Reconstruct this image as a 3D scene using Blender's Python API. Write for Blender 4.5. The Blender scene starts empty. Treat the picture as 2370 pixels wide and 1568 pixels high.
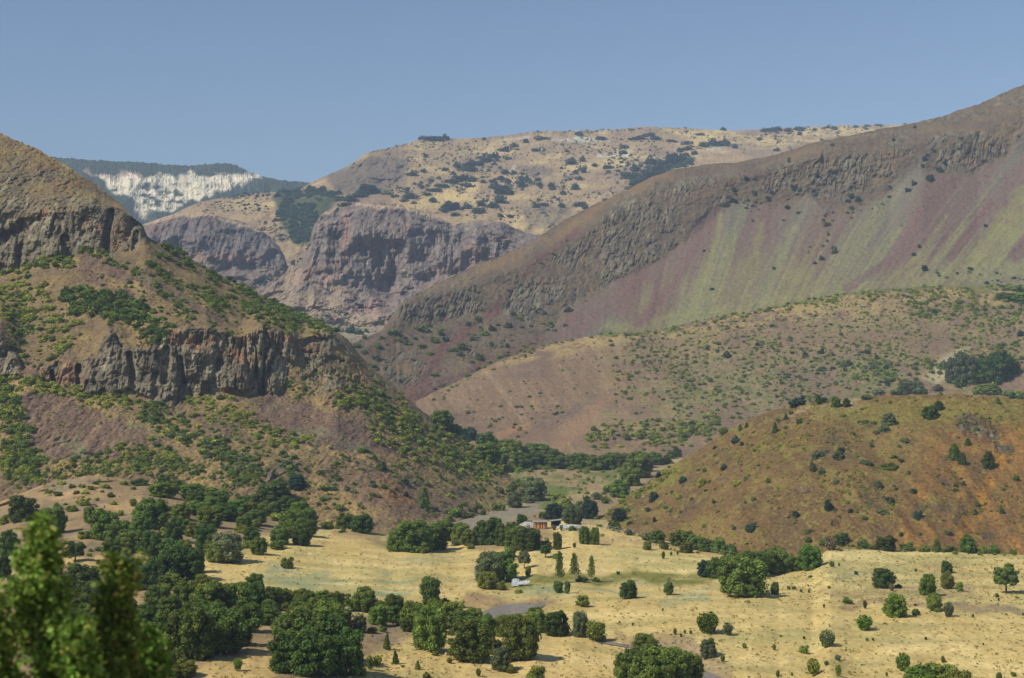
import bpy, math, random
import numpy as np

# ------------------------------------------------------------------ camera, sky, sun, exposure
C = bpy.context.scene
W = bpy.data.worlds.new("World"); C.world = W; W.use_nodes = True
cam_d = bpy.data.cameras.new("camera"); cam = bpy.data.objects.new("camera", cam_d)
C.collection.objects.link(cam); C.camera = cam
cam.location = (0, 0, 0); cam.rotation_euler = (math.pi/2, 0, 0)
cam_d.lens = 50; cam_d.sensor_width = 36; cam_d.clip_start = 0.5; cam_d.clip_end = 60000
cam_d.dof.use_dof = True; cam_d.dof.focus_distance = 420; cam_d.dof.aperture_fstop = 0.8
SUN = np.array((-0.64, -0.36, 0.82)); SUN = SUN/np.linalg.norm(SUN)
el = math.asin(SUN[2]); az = math.atan2(SUN[0], SUN[1])
sl = bpy.data.lights.new("sun", 'SUN'); sl.energy = 4.6; sl.angle = math.radians(0.5); sl.color = (1.0, 0.93, 0.82)
so = bpy.data.objects.new("sun", sl); C.collection.objects.link(so)
so.rotation_euler = (math.pi/2-el, 0, math.atan2(SUN[0], -SUN[1]))
nt = W.node_tree; nt.nodes.clear()
sky = nt.nodes.new('ShaderNodeTexSky'); sky.sky_type = 'NISHITA'; sky.sun_disc = False
sky.sun_elevation = el; sky.sun_rotation = az % (2*math.pi); sky.altitude = 900; sky.air_density = 1.0; sky.dust_density = 0.6; sky.ozone_density = 2.5
tint = nt.nodes.new('ShaderNodeMix'); tint.data_type = 'RGBA'; tint.blend_type = 'MULTIPLY'; tint.inputs[0].default_value = 1
tint.inputs[7].default_value = (1.00, 1.03, 1.07, 1)
bg = nt.nodes.new('ShaderNodeBackground'); bg.inputs[1].default_value = 0.092
wo = nt.nodes.new('ShaderNodeOutputWorld')
nt.links.new(sky.outputs[0], tint.inputs[6]); nt.links.new(tint.outputs[2], bg.inputs[0]); nt.links.new(bg.outputs[0], wo.inputs[0])
C.view_settings.view_transform = 'Standard'; C.view_settings.look = 'None'; C.view_settings.exposure = 0.06; C.view_settings.gamma = 1
HAZE_DENSITY = 1.5e-4; HAZE_COLOR = (0.62, 0.78, 1.0)

random.seed(5); rng = np.random.default_rng(11)
F = 2369*50/36.0; CU = 1184.5; HV = 784.0           # picture measured on a 2369 px wide print, horizon row 784
f4 = np.float32

# ------------------------------------------------------------------ noise
def _h(ix, iy, iz, seed):
    h = (ix.astype(np.int64)*374761393 + iy.astype(np.int64)*668265263 + iz.astype(np.int64)*2147483647 + seed*974711) & 0xffffffff
    h = h.astype(np.uint32)
    h ^= h >> np.uint32(13); h = h*np.uint32(1274126177); h ^= h >> np.uint32(16); h = h*np.uint32(2246822519); h ^= h >> np.uint32(15)
    return (h & np.uint32(0xffffff)).astype(f4)/f4(0x7fffff) - f4(1)
def vn(x, y, z=None, seed=0):
    x = np.asarray(x, f4); y = np.asarray(y, f4)
    ix = np.floor(x); iy = np.floor(y); fx = x-ix; fy = y-iy
    fx = fx*fx*(3-2*fx); fy = fy*fy*(3-2*fy)
    if z is None:
        o = np.zeros_like(ix)
        a = _h(ix, iy, o, seed); b = _h(ix+1, iy, o, seed); c = _h(ix, iy+1, o, seed); d = _h(ix+1, iy+1, o, seed)
        return (a+(b-a)*fx)*(1-fy)+(c+(d-c)*fx)*fy
    z = np.asarray(z, f4); iz = np.floor(z); fz = z-iz; fz = fz*fz*(3-2*fz)
    r = []
    for k in (0, 1):
        a = _h(ix, iy, iz+k, seed); b = _h(ix+1, iy, iz+k, seed); c = _h(ix, iy+1, iz+k, seed); d = _h(ix+1, iy+1, iz+k, seed)
        r.append((a+(b-a)*fx)*(1-fy)+(c+(d-c)*fx)*fy)
    return r[0]*(1-fz)+r[1]*fz
def fbm(x, y, z=None, seed=0, o=4, g=0.5, ridge=False):
    t = 0; a = 1.0; s = 0; k = 1.0
    for i in range(o):
        n = vn(x*k+i*17.3, y*k+i*9.1, None if z is None else z*k+i*5.7, seed+i*13)
        if ridge: n = 1-2*np.abs(n)
        t = t+a*n; s += a; a *= g; k *= 2.03
    return t/s
def sst(x, a, b):
    t = np.clip((x-a)/(b-a), 0, 1); return t*t*(3-2*t)

# ------------------------------------------------------------------ soft masks drawn over a hill's own grid
def stroke(U, V, pts, w0, w1=None, soft=0.5):
    """1 inside a tapering line through pts (half-width w0 to w1), fading out"""
    w1 = w0 if w1 is None else w1
    out = np.zeros_like(U); n = len(pts)-1
    for i in range(n):
        ax, ay = pts[i]; bx, by = pts[i+1]
        dx, dy = bx-ax, by-ay; L = dx*dx+dy*dy+1e-6
        t = np.clip(((U-ax)*dx+(V-ay)*dy)/L, 0, 1)
        d = np.hypot(U-ax-t*dx, V-ay-t*dy)
        w = w0+(w1-w0)*(i+t)/n
        out = np.maximum(out, 1-sst(d/w, 1-soft, 1+soft))
    return out
def poly(U, V, pts, soft=6):
    inside = np.zeros(U.shape, bool); dm = np.full(U.shape, 1e9, f4)
    n = len(pts)
    for i in range(n):
        ax, ay = pts[i]; bx, by = pts[(i+1) % n]
        dx, dy = bx-ax, by-ay; L = dx*dx+dy*dy+1e-6
        t = np.clip(((U-ax)*dx+(V-ay)*dy)/L, 0, 1)
        dm = np.minimum(dm, np.hypot(U-ax-t*dx, V-ay-t*dy))
        if abs(dy) > 1e-6:
            c = ((ay > V) != (by > V)) & (U < dx*(V-ay)/dy+ax)
            inside ^= c
    sd = np.where(inside, dm, -dm)
    return sst(sd, -soft, soft)
def mix(c, col, m):
    return c+(np.array(col, f4)-c)*np.clip(m, 0, 1)[..., None]
def S(r, g, b, k=1.0):                                 # real colour given as 0-255 screen values, turned linear
    q = [((x/255+0.055)/1.055)**2.4*k for x in (r, g, b)]
    return tuple(q)

# ------------------------------------------------------------------ materials
def earth_mat(name, scale, bump, contrast=0.35, dist=0.3):
    m = bpy.data.materials.new(name); m.use_nodes = True; t = m.node_tree; N = t.nodes; L = t.links
    b = N['Principled BSDF']; b.inputs['Roughness'].default_value = 0.95; b.inputs['Specular IOR Level'].default_value = 0.1
    a = N.new('ShaderNodeAttribute'); a.attribute_name = 'Col'
    tc = N.new('ShaderNodeTexCoord')
    n1 = N.new('ShaderNodeTexNoise'); n1.inputs['Scale'].default_value = scale; n1.inputs['Detail'].default_value = 6; n1.inputs['Roughness'].default_value = 0.7
    mr = N.new('ShaderNodeMapRange'); mr.inputs[1].default_value = 0.3; mr.inputs[2].default_value = 0.7
    mr.inputs[3].default_value = 1-contrast; mr.inputs[4].default_value = 1+contrast
    mu = N.new('ShaderNodeMix'); mu.data_type = 'RGBA'; mu.blend_type = 'MULTIPLY'; mu.inputs[0].default_value = 1
    L.new(tc.outputs['Object'], n1.inputs['Vector']); L.new(n1.outputs[0], mr.inputs[0])
    L.new(a.outputs['Color'], mu.inputs[6]); L.new(mr.outputs[0], mu.inputs[7]); L.new(mu.outputs[2], b.inputs['Base Color'])
    bp = N.new('ShaderNodeBump'); bp.inputs['Strength'].default_value = bump; bp.inputs['Distance'].default_value = dist
    L.new(n1.outputs[0], bp.inputs['Height']); L.new(bp.outputs[0], b.inputs['Normal'])
    return m
def leaf_mat():
    m = bpy.data.materials.new('foliage'); m.use_nodes = True; t = m.node_tree; N = t.nodes; L = t.links
    b = N['Principled BSDF']; b.inputs['Roughness'].default_value = 0.7; b.inputs['Specular IOR Level'].default_value = 0.15
    a = N.new('ShaderNodeAttribute'); a.attribute_name = 'Col'
    oi = N.new('ShaderNodeObjectInfo')
    mr = N.new('ShaderNodeMapRange'); mr.inputs[3].default_value = 0.72; mr.inputs[4].default_value = 1.35
    L.new(oi.outputs['Random'], mr.inputs[0])
    hs = N.new('ShaderNodeHueSaturation'); m3 = N.new('ShaderNodeMath'); m3.operation = 'MULTIPLY'; m3.inputs[1].default_value = 7.31; m4 = N.new('ShaderNodeMath'); m4.operation = 'FRACT'; m5 = N.new('ShaderNodeMapRange'); m5.inputs[3].default_value = 0.488; m5.inputs[4].default_value = 0.525
    L.new(oi.outputs['Random'], m3.inputs[0]); L.new(m3.outputs[0], m4.inputs[0]); L.new(m4.outputs[0], m5.inputs[0]); L.new(m5.outputs[0], hs.inputs['Hue'])
    L.new(a.outputs['Color'], hs.inputs['Color'])
    mu = N.new('ShaderNodeMix'); mu.data_type = 'RGBA'; mu.blend_type = 'MULTIPLY'; mu.inputs[0].default_value = 1
    L.new(hs.outputs['Color'], mu.inputs[6]); L.new(mr.outputs[0], mu.inputs[7]); L.new(mu.outputs[2], b.inputs['Base Color'])
    tr = N.new('ShaderNodeBsdfTranslucent'); ms = N.new('ShaderNodeMixShader'); ms.inputs[0].default_value = 0.30
    L.new(mu.outputs[2], tr.inputs[0]); L.new(b.outputs[0], ms.inputs[1]); L.new(tr.outputs[0], ms.inputs[2])
    L.new(ms.outputs[0], N['Material Output'].inputs[0])
    return m
def plain_mat(name, col, rough=0.8, noise=0.25, scale=3.0, metal=0.0):
    m = bpy.data.materials.new(name); m.use_nodes = True; t = m.node_tree; N = t.nodes; L = t.links
    b = N['Principled BSDF']; b.inputs['Roughness'].default_value = rough; b.inputs['Metallic'].default_value = metal
    tc = N.new('ShaderNodeTexCoord'); n1 = N.new('ShaderNodeTexNoise'); n1.inputs['Scale'].default_value = scale; n1.inputs['Detail'].default_value = 5
    mr = N.new('ShaderNodeMapRange'); mr.inputs[1].default_value = 0.3; mr.inputs[2].default_value = 0.7; mr.inputs[3].default_value = 1-noise; mr.inputs[4].default_value = 1+noise
    mu = N.new('ShaderNodeMix'); mu.data_type = 'RGBA'; mu.blend_type = 'MULTIPLY'; mu.inputs[0].default_value = 1; mu.inputs[6].default_value = (*col, 1)
    L.new(tc.outputs['Object'], n1.inputs['Vector']); L.new(n1.outputs[0], mr.inputs[0]); L.new(mr.outputs[0], mu.inputs[7]); L.new(mu.outputs[2], b.inputs['Base Color'])
    return m
LEAF = leaf_mat()
BARK = plain_mat('bark', (0.10, 0.075, 0.05), 0.95, 0.3, 6)
PALE_BARK = plain_mat('pale_bark', (0.42, 0.40, 0.34), 0.9, 0.25, 5)

# ------------------------------------------------------------------ terrain sheets
def link(o): C.collection.objects.link(o); return o
def mesh_from(name, co, faces, col=None, smooth=True, mats=()):
    """co (n,3), faces (m,k) with k = 3 or 4"""
    me = bpy.data.meshes.new(name); n = len(co); m, k = faces.shape
    me.vertices.add(n); me.vertices.foreach_set('co', np.ascontiguousarray(co, f4).ravel())
    me.loops.add(m*k); me.loops.foreach_set('vertex_index', np.ascontiguousarray(faces, np.int32).ravel())
    me.polygons.add(m); me.polygons.foreach_set('loop_start', np.arange(0, m*k, k, dtype=np.int32))
    me.polygons.foreach_set('loop_total', np.full(m, k, np.int32))
    me.polygons.foreach_set('use_smooth', np.full(m, smooth, bool))
    if col is not None:
        a = me.attributes.new('Col', 'FLOAT_COLOR', 'POINT')
        c4 = np.ones((n, 4), f4); c4[:, :3] = col; a.data.foreach_set('color', c4.ravel())
    for q in mats: me.materials.append(q)
    me.update(calc_edges=True)
    return me
def blur(a, k, axis):
    if k < 1: return a
    pad = [(0, 0)]*2; pad[axis] = (k, k)
    p = np.pad(a, pad, mode='edge').cumsum(axis=axis, dtype=np.float64)
    z = np.zeros_like(np.take(p, [0], axis)); p = np.concatenate([z, p], axis)
    n = a.shape[axis]
    hi = np.take(p, np.arange(2*k+1, 2*k+1+n), axis); lo = np.take(p, np.arange(0, n), axis)
    return ((hi-lo)/(2*k+1)).astype(f4)
STEP = 2.4
LAYERS = []
class Sheet:
    """A piece of terrain lofted between contour lines (u, v, r): bottom line first, crest last, then its far side."""
    def __init__(s, name, u0, u1, curves, relief, colour, mat, step=STEP, smu=6, smv=3, ridge_amp=1.5, ridge_len=14, back=(1, 0.55), zrough=0.0, vstep=None, gain=(1, 1, 1)):
        s.name = name; s.u0 = u0; s.step = step
        us = np.arange(u0, u1+step, step, dtype=f4); M = len(us); s.us = us
        Vk = []; Rk = []
        for c in curves:
            c = sorted(c); cu = [p[0] for p in c]
            Vk.append(np.interp(us, cu, [p[1] for p in c])); Rk.append(np.interp(us, cu, [p[2] for p in c]))
        Vk = np.array(Vk, f4); Rk = np.array(Rk, f4)
        kk = 5
        Vk = blur(Vk, 2, 1); Rk = blur(Rk, 10, 1)
        for k in range(1, len(Vk)):
            Vk[k] = np.minimum(Vk[k], Vk[k-1]-0.4)
        s.vb = Vk[0]; s.vt = np.minimum(Vk[-1]+ridge_amp*fbm(us/ridge_len, us*0, seed=len(LAYERS)*7+3, o=4, g=0.6), Vk[0]-0.6)
        N = int(math.ceil((s.vb-s.vt).max()/(vstep or step)))+1
        if name == 'ground': N = 620
        t = np.linspace(0, 1, N, dtype=f4)[:, None]
        if name == 'ground': t = sst(t, -1, 1)*2-1; t = 1-(1-t)**1.0
        V = s.vb+(s.vt-s.vb)*t
        R = np.zeros_like(V)
        for k in range(len(Vk)-1):
            q = (Vk[k]-V)/(Vk[k]-Vk[k+1])
            m = (q >= 0) & (q <= 1.0001)
            if k == 0: m |= q < 0
            if k == len(Vk)-2: m |= q > 1
            R = np.where(m, 1/(1/Rk[k]+(1/Rk[k+1]-1/Rk[k])*np.clip(q, 0, 1)), R)
        R = blur(blur(R, smv, 0), smv, 0); R = blur(R, smu, 1)
        U = np.broadcast_to(us, V.shape).astype(f4)
        s.N = N; s.M = M
        X = (U-CU)/F*R; Z = (HV-V)/F*R
        d, masks = relief(U, V, X, R, Z)
        R = np.maximum(R+d, 1.0)
        s.R = R
        X = (U-CU)/F*R; Z = (HV-V)/F*R
        if zrough: Z = Z+zrough*fbm(X/3.1, R/3.1, Z/3.1, seed=91, o=3)
        s.V = V
        s.Rf = R
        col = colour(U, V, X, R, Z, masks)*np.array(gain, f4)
        # far side of the crest
        K = 7; bx = []; by = []; bz = []; lc = []
        for k in range(1, K+1):
            dd = (k/K)**2*R[-1]*0.22*back[0]; dz = -dd*back[1]*min(1, k/2.5)
            rr = R[-1]+dd
            bx.append((us-CU)/F*rr); by.append(rr); bz.append(Z[-1]+dz); lc.append(col[-1])
        # a skirt that goes into the ground at the near side
        sx = X[0]; sy = R[0]-0.5; sz = Z[0]-6
        X = np.vstack([sx[None], X, np.array(bx)]); Y = np.vstack([sy[None], R, np.array(by)]); Z = np.vstack([sz[None], Z, np.array(bz)])
        col = np.concatenate([col[:1], col, np.array(lc)], 0)
        NN = X.shape[0]
        i = np.arange(NN*M, dtype=np.int32).reshape(NN, M)
        faces = np.stack([i[:-1, :-1], i[:-1, 1:], i[1:, 1:], i[1:, :-1]], -1).reshape(-1, 4)
        me = mesh_from(name, np.stack([X, Y, Z], -1).reshape(-1, 3), faces, np.clip(col, 0.004, 0.9).reshape(-1, 3), name in ('ground', 'valley_floor'), (mat,))
        o = link(bpy.data.objects.new(name, me)); o['kind'] = 'structure'; s.ob = o
        LAYERS.append(s)
    def depth(s, u, v):
        i = (u-s.u0)/s.step
        if i < 0 or i > s.M-1.001: return None
        i0 = int(i); fi = i-i0
        vb = s.vb[i0]*(1-fi)+s.vb[i0+1]*fi; vt = s.vt[i0]*(1-fi)+s.vt[i0+1]*fi
        if v > vb or v < vt-0.5: return None
        col = s.V[:, i0]                                     # decreasing
        j = int(np.clip(np.searchsorted(-col, -v)-1, 0, s.N-2))
        t = (col[j]-v)/max(col[j]-col[j+1], 1e-4); t = min(max(t, 0), 1)
        a = s.R[j, i0]*(1-fi)+s.R[j, i0+1]*fi; b = s.R[j+1, i0]*(1-fi)+s.R[j+1, i0+1]*fi
        return float(a*(1-t)+b*t)
def P(u, v, r): return ((u-CU)/F*r, r, (HV-v)/F*r)
def hit(u, v, only=None):
    """nearest terrain under a point of the picture: (x, y, z), r, sheet"""
    best = None
    for s in LAYERS:
        if only and s.name not in only: continue
        r = s.depth(u, v)
        if r is not None and (best is None or r < best[1]): best = (P(u, v, r), r, s)
    return best
def cv(pts): return pts

def warp(U, V, a, l, seed):
    return U+a*fbm(U/l, V/l, seed=seed, o=3), V+a*fbm(U/l, V/l, seed=seed+50, o=3)
def columns(X, Z, R, w, h, seed):
    """columnar rock: ribs and fissures about w metres wide and h metres tall; positive = recessed"""
    xx = X/w+0.6*fbm(X/(3*w), Z/h, R/(6*w), seed=seed+4, o=2)
    f1 = np.clip(1-np.abs(vn(xx, Z/h, R/(5*w), seed))*3.2, 0, 1)
    f2 = np.clip(1-np.abs(vn(xx*2.7+7, Z/(h*0.45), R/(4*w), seed+1))*2.6, 0, 1)
    b = np.abs(fbm(X/(5*w), Z/(h*1.6), R/(8*w), seed=seed+9, o=3))
    k = vn(X/(1.6*w), Z/(w*4.5), R/(3*w), seed+5)                # broken blocks
    n = fbm(X/(w*0.6), Z/(w*0.8), R/w, seed=seed+6, o=3)
    f3 = np.clip(1-np.abs(vn(xx*0.45+3, Z/(h*1.5), R/(6*w), seed+2))*4.0, 0, 1)
    q = fbm(X/(w*0.28), Z/(w*0.5), R/(w*0.5), seed=seed+7, o=2)
    return w*(0.95*f1+0.50*f2+1.5*f3+1.5*b+0.35*np.round(k*2.5)/2.5+0.30*n+0.20*q-1.0)

def crag(X, Z, R, w, seed, hl=5.0):
    """broken crags: ridges, ledges and dark hollows of many sizes, a little taller than wide; positive = recessed"""
    a = fbm(X/(3.2*w), Z/(5.0*w), R/(6*w), seed=seed, o=5, g=0.55, ridge=True); b = fbm(X/(1.1*w), Z/(1.5*w), R/(2*w), seed=seed+3, o=3)
    hol = np.clip(fbm(X/(2.2*w), Z/(4.2*w), R/(9*w), seed=seed+6, o=2)-0.18, 0, 1)
    led = vn(X/(5*w), Z/(0.9*w), R/(4*w), seed+8)
    return w*(-1.5*a+0.5*b+hl*hol+0.35*led)

# ---------- meadow, knoll and near bank
def g_relief(U, V, X, R, Z):
    h = 1.0*fbm(X/38, R/38, seed=21, o=4)+0.25*fbm(X/7, R/7, seed=22, o=3)
    wU, wV = warp(U, V, 8, 60, 25)
    road = stroke(wU, V, [(1020, 1418), (1120, 1412), (1200, 1404), (1262, 1398)], 22, 16, 0.8)
    road2 = stroke(U, V, [(1385, 1484), (1400, 1486), (1480, 1503), (1540, 1515), (1620, 1556), (1720, 1605)], 14, 20, 0.8)
    h = h-0.6*blur(blur(road, 10, 0), 10, 1)-0.5*blur(blur(road2, 8, 0), 8, 1)
    # terrace above the track, low banks further back
    h = h+1.1*blur(blur(poly(U, V, [(1400, 1448), (1488, 1474), (1610, 1500), (1640, 1536), (1720, 1640), (2600, 1640), (2600, 1412), (2369, 1408), (2100, 1398), (1780, 1388), (1500, 1388), (1400, 1400)], 10), 9, 0), 9, 1)
    h = h+0.9*stroke(U, wV, [(1890, 1330), (2040, 1372), (2200, 1385), (2420, 1385)], 26, 30, 0.9)
    knoll = fbm(X/22, R/26, seed=29, o=3)*np.clip((900-U)/400, 0, 1)*1.2
    h = h+knoll*sst(V, 1700, 1400)
    fade = sst(R, 14, 60)
    zz = np.maximum(-Z, 2)
    return -h*fade*R/zz*0.9, None
def g_colour(U, V, X, R, Z, mk):
    c = np.zeros(U.shape+(3,), f4)+np.array(S(196, 172, 110), f4)
    n1 = fbm(X/30, R/30, seed=31, o=4); n2 = fbm(X/6, R/9, seed=32, o=4); n3 = fbm(X/1.6, R/3.2, seed=33, o=3)
    c = mix(c, S(160, 160, 104), sst(n1, 0.0, 0.5)*0.55)
    c = mix(c, S(208, 186, 128), sst(n2, 0.0, 0.6)*0.6)
    c = mix(c, S(165, 138, 88), sst(-n2, 0.05, 0.5)*0.35)
    c = mix(c, S(128, 118, 70), sst(n3*0.6+n2*0.5, 0.3, 0.6)*0.5)
    wU, wV = warp(U, V, 22, 70, 35)
    # greener sage patches
    sage = np.maximum.reduce([poly(wU, wV, [(480, 1310), (620, 1305), (800, 1320), (960, 1345), (960, 1400), (760, 1385), (560, 1345)], 18),
        poly(wU, wV, [(1220, 1352), (1500, 1345), (1640, 1350), (1650, 1385), (1300, 1385), (1190, 1370)], 10),
        poly(wU, wV, [(900, 1290), (1080, 1275), (1100, 1300), (950, 1310)], 10)*0.7,
        poly(wU, wV, [(1900, 1310), (2300, 1330), (2369, 1360), (2000, 1350)], 14)*0.5])
    sage = sage*sst(fbm(X/4, R/6, seed=36, o=4), -0.35, 0.35)
    c = mix(c, S(140, 150, 112), sage*0.85)
    c = mix(c, S(150, 148, 140), sage*sst(n3, 0.2, 0.6)*0.5)
    # marshy strip behind the three poplars
    marsh = np.maximum(stroke(wU, wV+4, [(1160, 1352), (1300, 1350), (1420, 1340), (1520, 1338), (1640, 1333)], 11, 13, 0.5), 0)
    c = mix(c, S(112, 112, 50), marsh*0.9)
    # bare stony soil
    soil = np.maximum.reduce([
        poly(wU, wV, [(-200, 1080), (250, 1080), (560, 1140), (760, 1205), (840, 1222), (700, 1215), (600, 1250), (480, 1300), (400, 1330), (-200, 1330)], 14),
        poly(wU, wV, [(-300, 1320), (300, 1330), (460, 1345), (600, 1370), (720, 1400), (1000, 1440), (860, 1520), (780, 1600), (-300, 2600)], 16),
        stroke(wU, wV, [(780, 1240), (830, 1238), (880, 1245)], 8)*0.8,
        poly(wU, wV, [(860, 1250), (1250, 1215), (1300, 1240), (1180, 1262), (900, 1265)], 8)*0.8,
        poly(wU, wV, [(1080, 1380), (1240, 1385), (1300, 1402), (1180, 1432), (1050, 1410)], 10),
        poly(wU, wV, [(1400, 1450), (1488, 1472), (1600, 1480), (1650, 1520), (1720, 1600), (1660, 1600), (1590, 1530), (1460, 1494)], 8)*0.8,
        stroke(wU, wV, [(1950, 1392), (2060, 1398), (2180, 1402), (2420, 1408)], 7, 10)*0.8,
        stroke(wU, wV, [(1900, 1362), (2000, 1372), (2120, 1368), (2240, 1372)], 9, 12)*0.5,
        stroke(wU, wV, [(1320, 1228), (1450, 1250), (1600, 1270)], 8, 6)*0.6])
    soilc = mix(np.zeros_like(c)+np.array(S(142, 120, 90), f4), S(170, 140, 100), sst(n2, -0.1, 0.5))
    soilc = mix(soilc, S(125, 112, 96), sst(fbm(X/11, R/15, seed=38, o=3), 0.0, 0.5)*0.8)
    c = c+(soilc-c)*(soil*0.92)[..., None]
    c = mix(c, S(206, 178, 112), poly(wU, wV, [(380, 1290), (520, 1300), (700, 1250), (560, 1370), (450, 1360)], 10)*0.7)
    c = mix(c, S(200, 172, 116), stroke(wU, wV, [(140, 1290), (240, 1298), (340, 1310)], 9)*0.8)
    c = mix(c, S(196, 168, 108), poly(wU, wV, [(470, 1545), (600, 1500), (700, 1520), (560, 1600), (400, 1600)], 10)*0.85)
    c = mix(c, S(200, 172, 112), poly(wU, wV, [(860, 1530), (1000, 1500), (1300, 1480), (1420, 1500), (1600, 1620), (800, 1620)], 14)*0.7)
    c = mix(c, S(150, 142, 66), stroke(wU, wV, [(1180, 1440), (1260, 1415), (1330, 1408)], 6)*0.3)
    c = mix(c, S(176, 160, 136), stroke(U, V, [(1066, 1360), (1090, 1335), (1100, 1300)], 3)*0.5)
    st = fbm(X/14, R/5, seed=39, o=4); c = mix(c, S(148, 142, 92), sst(st, 0.12, 0.5)*0.5*(1-soil)); c = mix(c, S(226, 200, 140), sst(-st, 0.15, 0.5)*0.45*(1-soil))
    g4 = fbm(X/0.7, R/1.6, seed=40, o=2)
    return c*(1+0.10*n3+0.14*g4)[..., None]
G = [
  [(-700, 4900, 2.2), (3200, 4900, 2.2)],
  [(-700, 2400, 30), (3200, 2400, 30)],
  [(-700, 1980, 80), (3200, 1980, 80)],
  [(-700, 1700, 122), (300, 1700, 122), (900, 1700, 130), (3200, 1700, 145)],
  [(-700, 1568, 148), (600, 1568, 155), (1100, 1568, 172), (1700, 1568, 182), (3200, 1568, 182)],
  [(-700, 1450, 185), (500, 1450, 195), (1100, 1450, 212), (3200, 1450, 216)],
  [(-700, 1330, 250), (500, 1330, 262), (1100, 1335, 278), (1800, 1340, 270), (3200, 1340, 268)],
  [(-700, 1190, 345), (0, 1160, 360), (100, 1120, 370), (200, 1100, 375), (330, 1110, 375), (450, 1150, 365), (600, 1190, 355), (720, 1213, 350), (840, 1228, 348),
   (900, 1238, 345), (1050, 1243, 345), (1180, 1225, 352), (1240, 1206, 358), (1330, 1206, 356), (1400, 1222, 345), (1500, 1242, 335), (1600, 1265, 325), (1700, 1288, 312), (1800, 1304, 300), (1880, 1296, 300), (1920, 1268, 305),
   (2100, 1274, 302), (2369, 1283, 298), (2700, 1290, 296), (3200, 1300, 292)]]
MEADOW = earth_mat('dry_meadow', 1.6, 0.5, 0.30, 0.15)
ground = Sheet('ground', -420, 2760, G, g_relief, g_colour, MEADOW, smu=30, smv=4, ridge_amp=2.0, ridge_len=60, back=(0.45, 0.42), gain=(0.99, 1.00, 0.96))

# ---------- valley floor and river flats
def v_relief(U, V, X, R, Z):
    h = 0.5*fbm(X/30, R/30, seed=41, o=4)
    return -h*R/np.maximum(-Z, 3)*0.8, None
def v_colour(U, V, X, R, Z, mk):
    c = np.zeros(U.shape+(3,), f4)+np.array(S(160, 132, 98), f4)
    n = fbm(X/9, R/16, seed=42, o=4); n2 = fbm(X/3, R/6, seed=43, o=3)
    c = mix(c, S(190, 165, 115), sst(n, -0.2, 0.4)*0.8)
    wU, wV = warp(U, V, 14, 40, 45)
    c = mix(c, S(150, 136, 116), stroke(wU, wV, [(900, 1250), (1060, 1215), (1130, 1200), (1200, 1185), (1250, 1168)], 26, 12)*0.9)
    c = mix(c, S(104, 112, 58), poly(wU, wV, [(1180, 1095), (1450, 1085), (1440, 1110), (1330, 1145), (1270, 1170), (1200, 1150)], 12)*sst(n+0.3*n2, 0.0, 0.25)*0.85)
    c = mix(c, S(110, 120, 56), stroke(wU, wV, [(1262, 1168), (1290, 1150), (1300, 1138)], 13)*0.9)
    return c
rows = [330, 380, 450, 520, 600, 690, 800, 1050]
VC = [[(-700, HV+54*F/r, r), (3200, HV+54*F/r, r)] for r in rows]
SOIL = earth_mat('stony_soil', 1.2, 0.8, 0.55, 0.4)
valley = Sheet('valley_floor', -60, 2500, VC, v_relief, v_colour, SOIL, step=3.2, ridge_amp=0, back=(0.3, 0.1), gain=(0.82, 0.9, 0.9))

# ---------- left hill with two bands of cliffs
def rockband(U, V, top, bot, soft=5):
    t = np.interp(U[0], [p[0] for p in top], [p[1] for p in top])[None]; b = np.interp(U[0], [p[0] for p in bot], [p[1] for p in bot])[None]
    return sst(V, t-soft, t+soft)*(1-sst(V, b-soft, b+soft))
D_low_top = [(-150, 792), (0, 782), (30, 800), (55, 852), (85, 840), (150, 845), (220, 826), (238, 784), (262, 768), (285, 790), (330, 812), (390, 772), (440, 762), (500, 762), (560, 782), (590, 768), (612, 748), (640, 760), (700, 780), (760, 765), (800, 790), (820, 815)]
D_low_bot = [(-150, 880), (20, 862), (55, 860), (90, 868), (150, 890), (225, 910), (300, 900), (340, 925), (400, 940), (430, 925), (470, 905), (560, 905), (640, 915), (660, 880), (690, 805), (740, 822), (790, 805), (820, 818)]
D_up_top = [(-150, 468), (0, 486), (60, 498), (120, 484), (200, 476), (240, 470), (290, 486), (330, 520), (352, 552)]
D_up_bot = [(-150, 655), (0, 636), (60, 612), (120, 592), (165, 596), (185, 570), (230, 580), (260, 588), (300, 575), (340, 562), (355, 556)]
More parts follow.
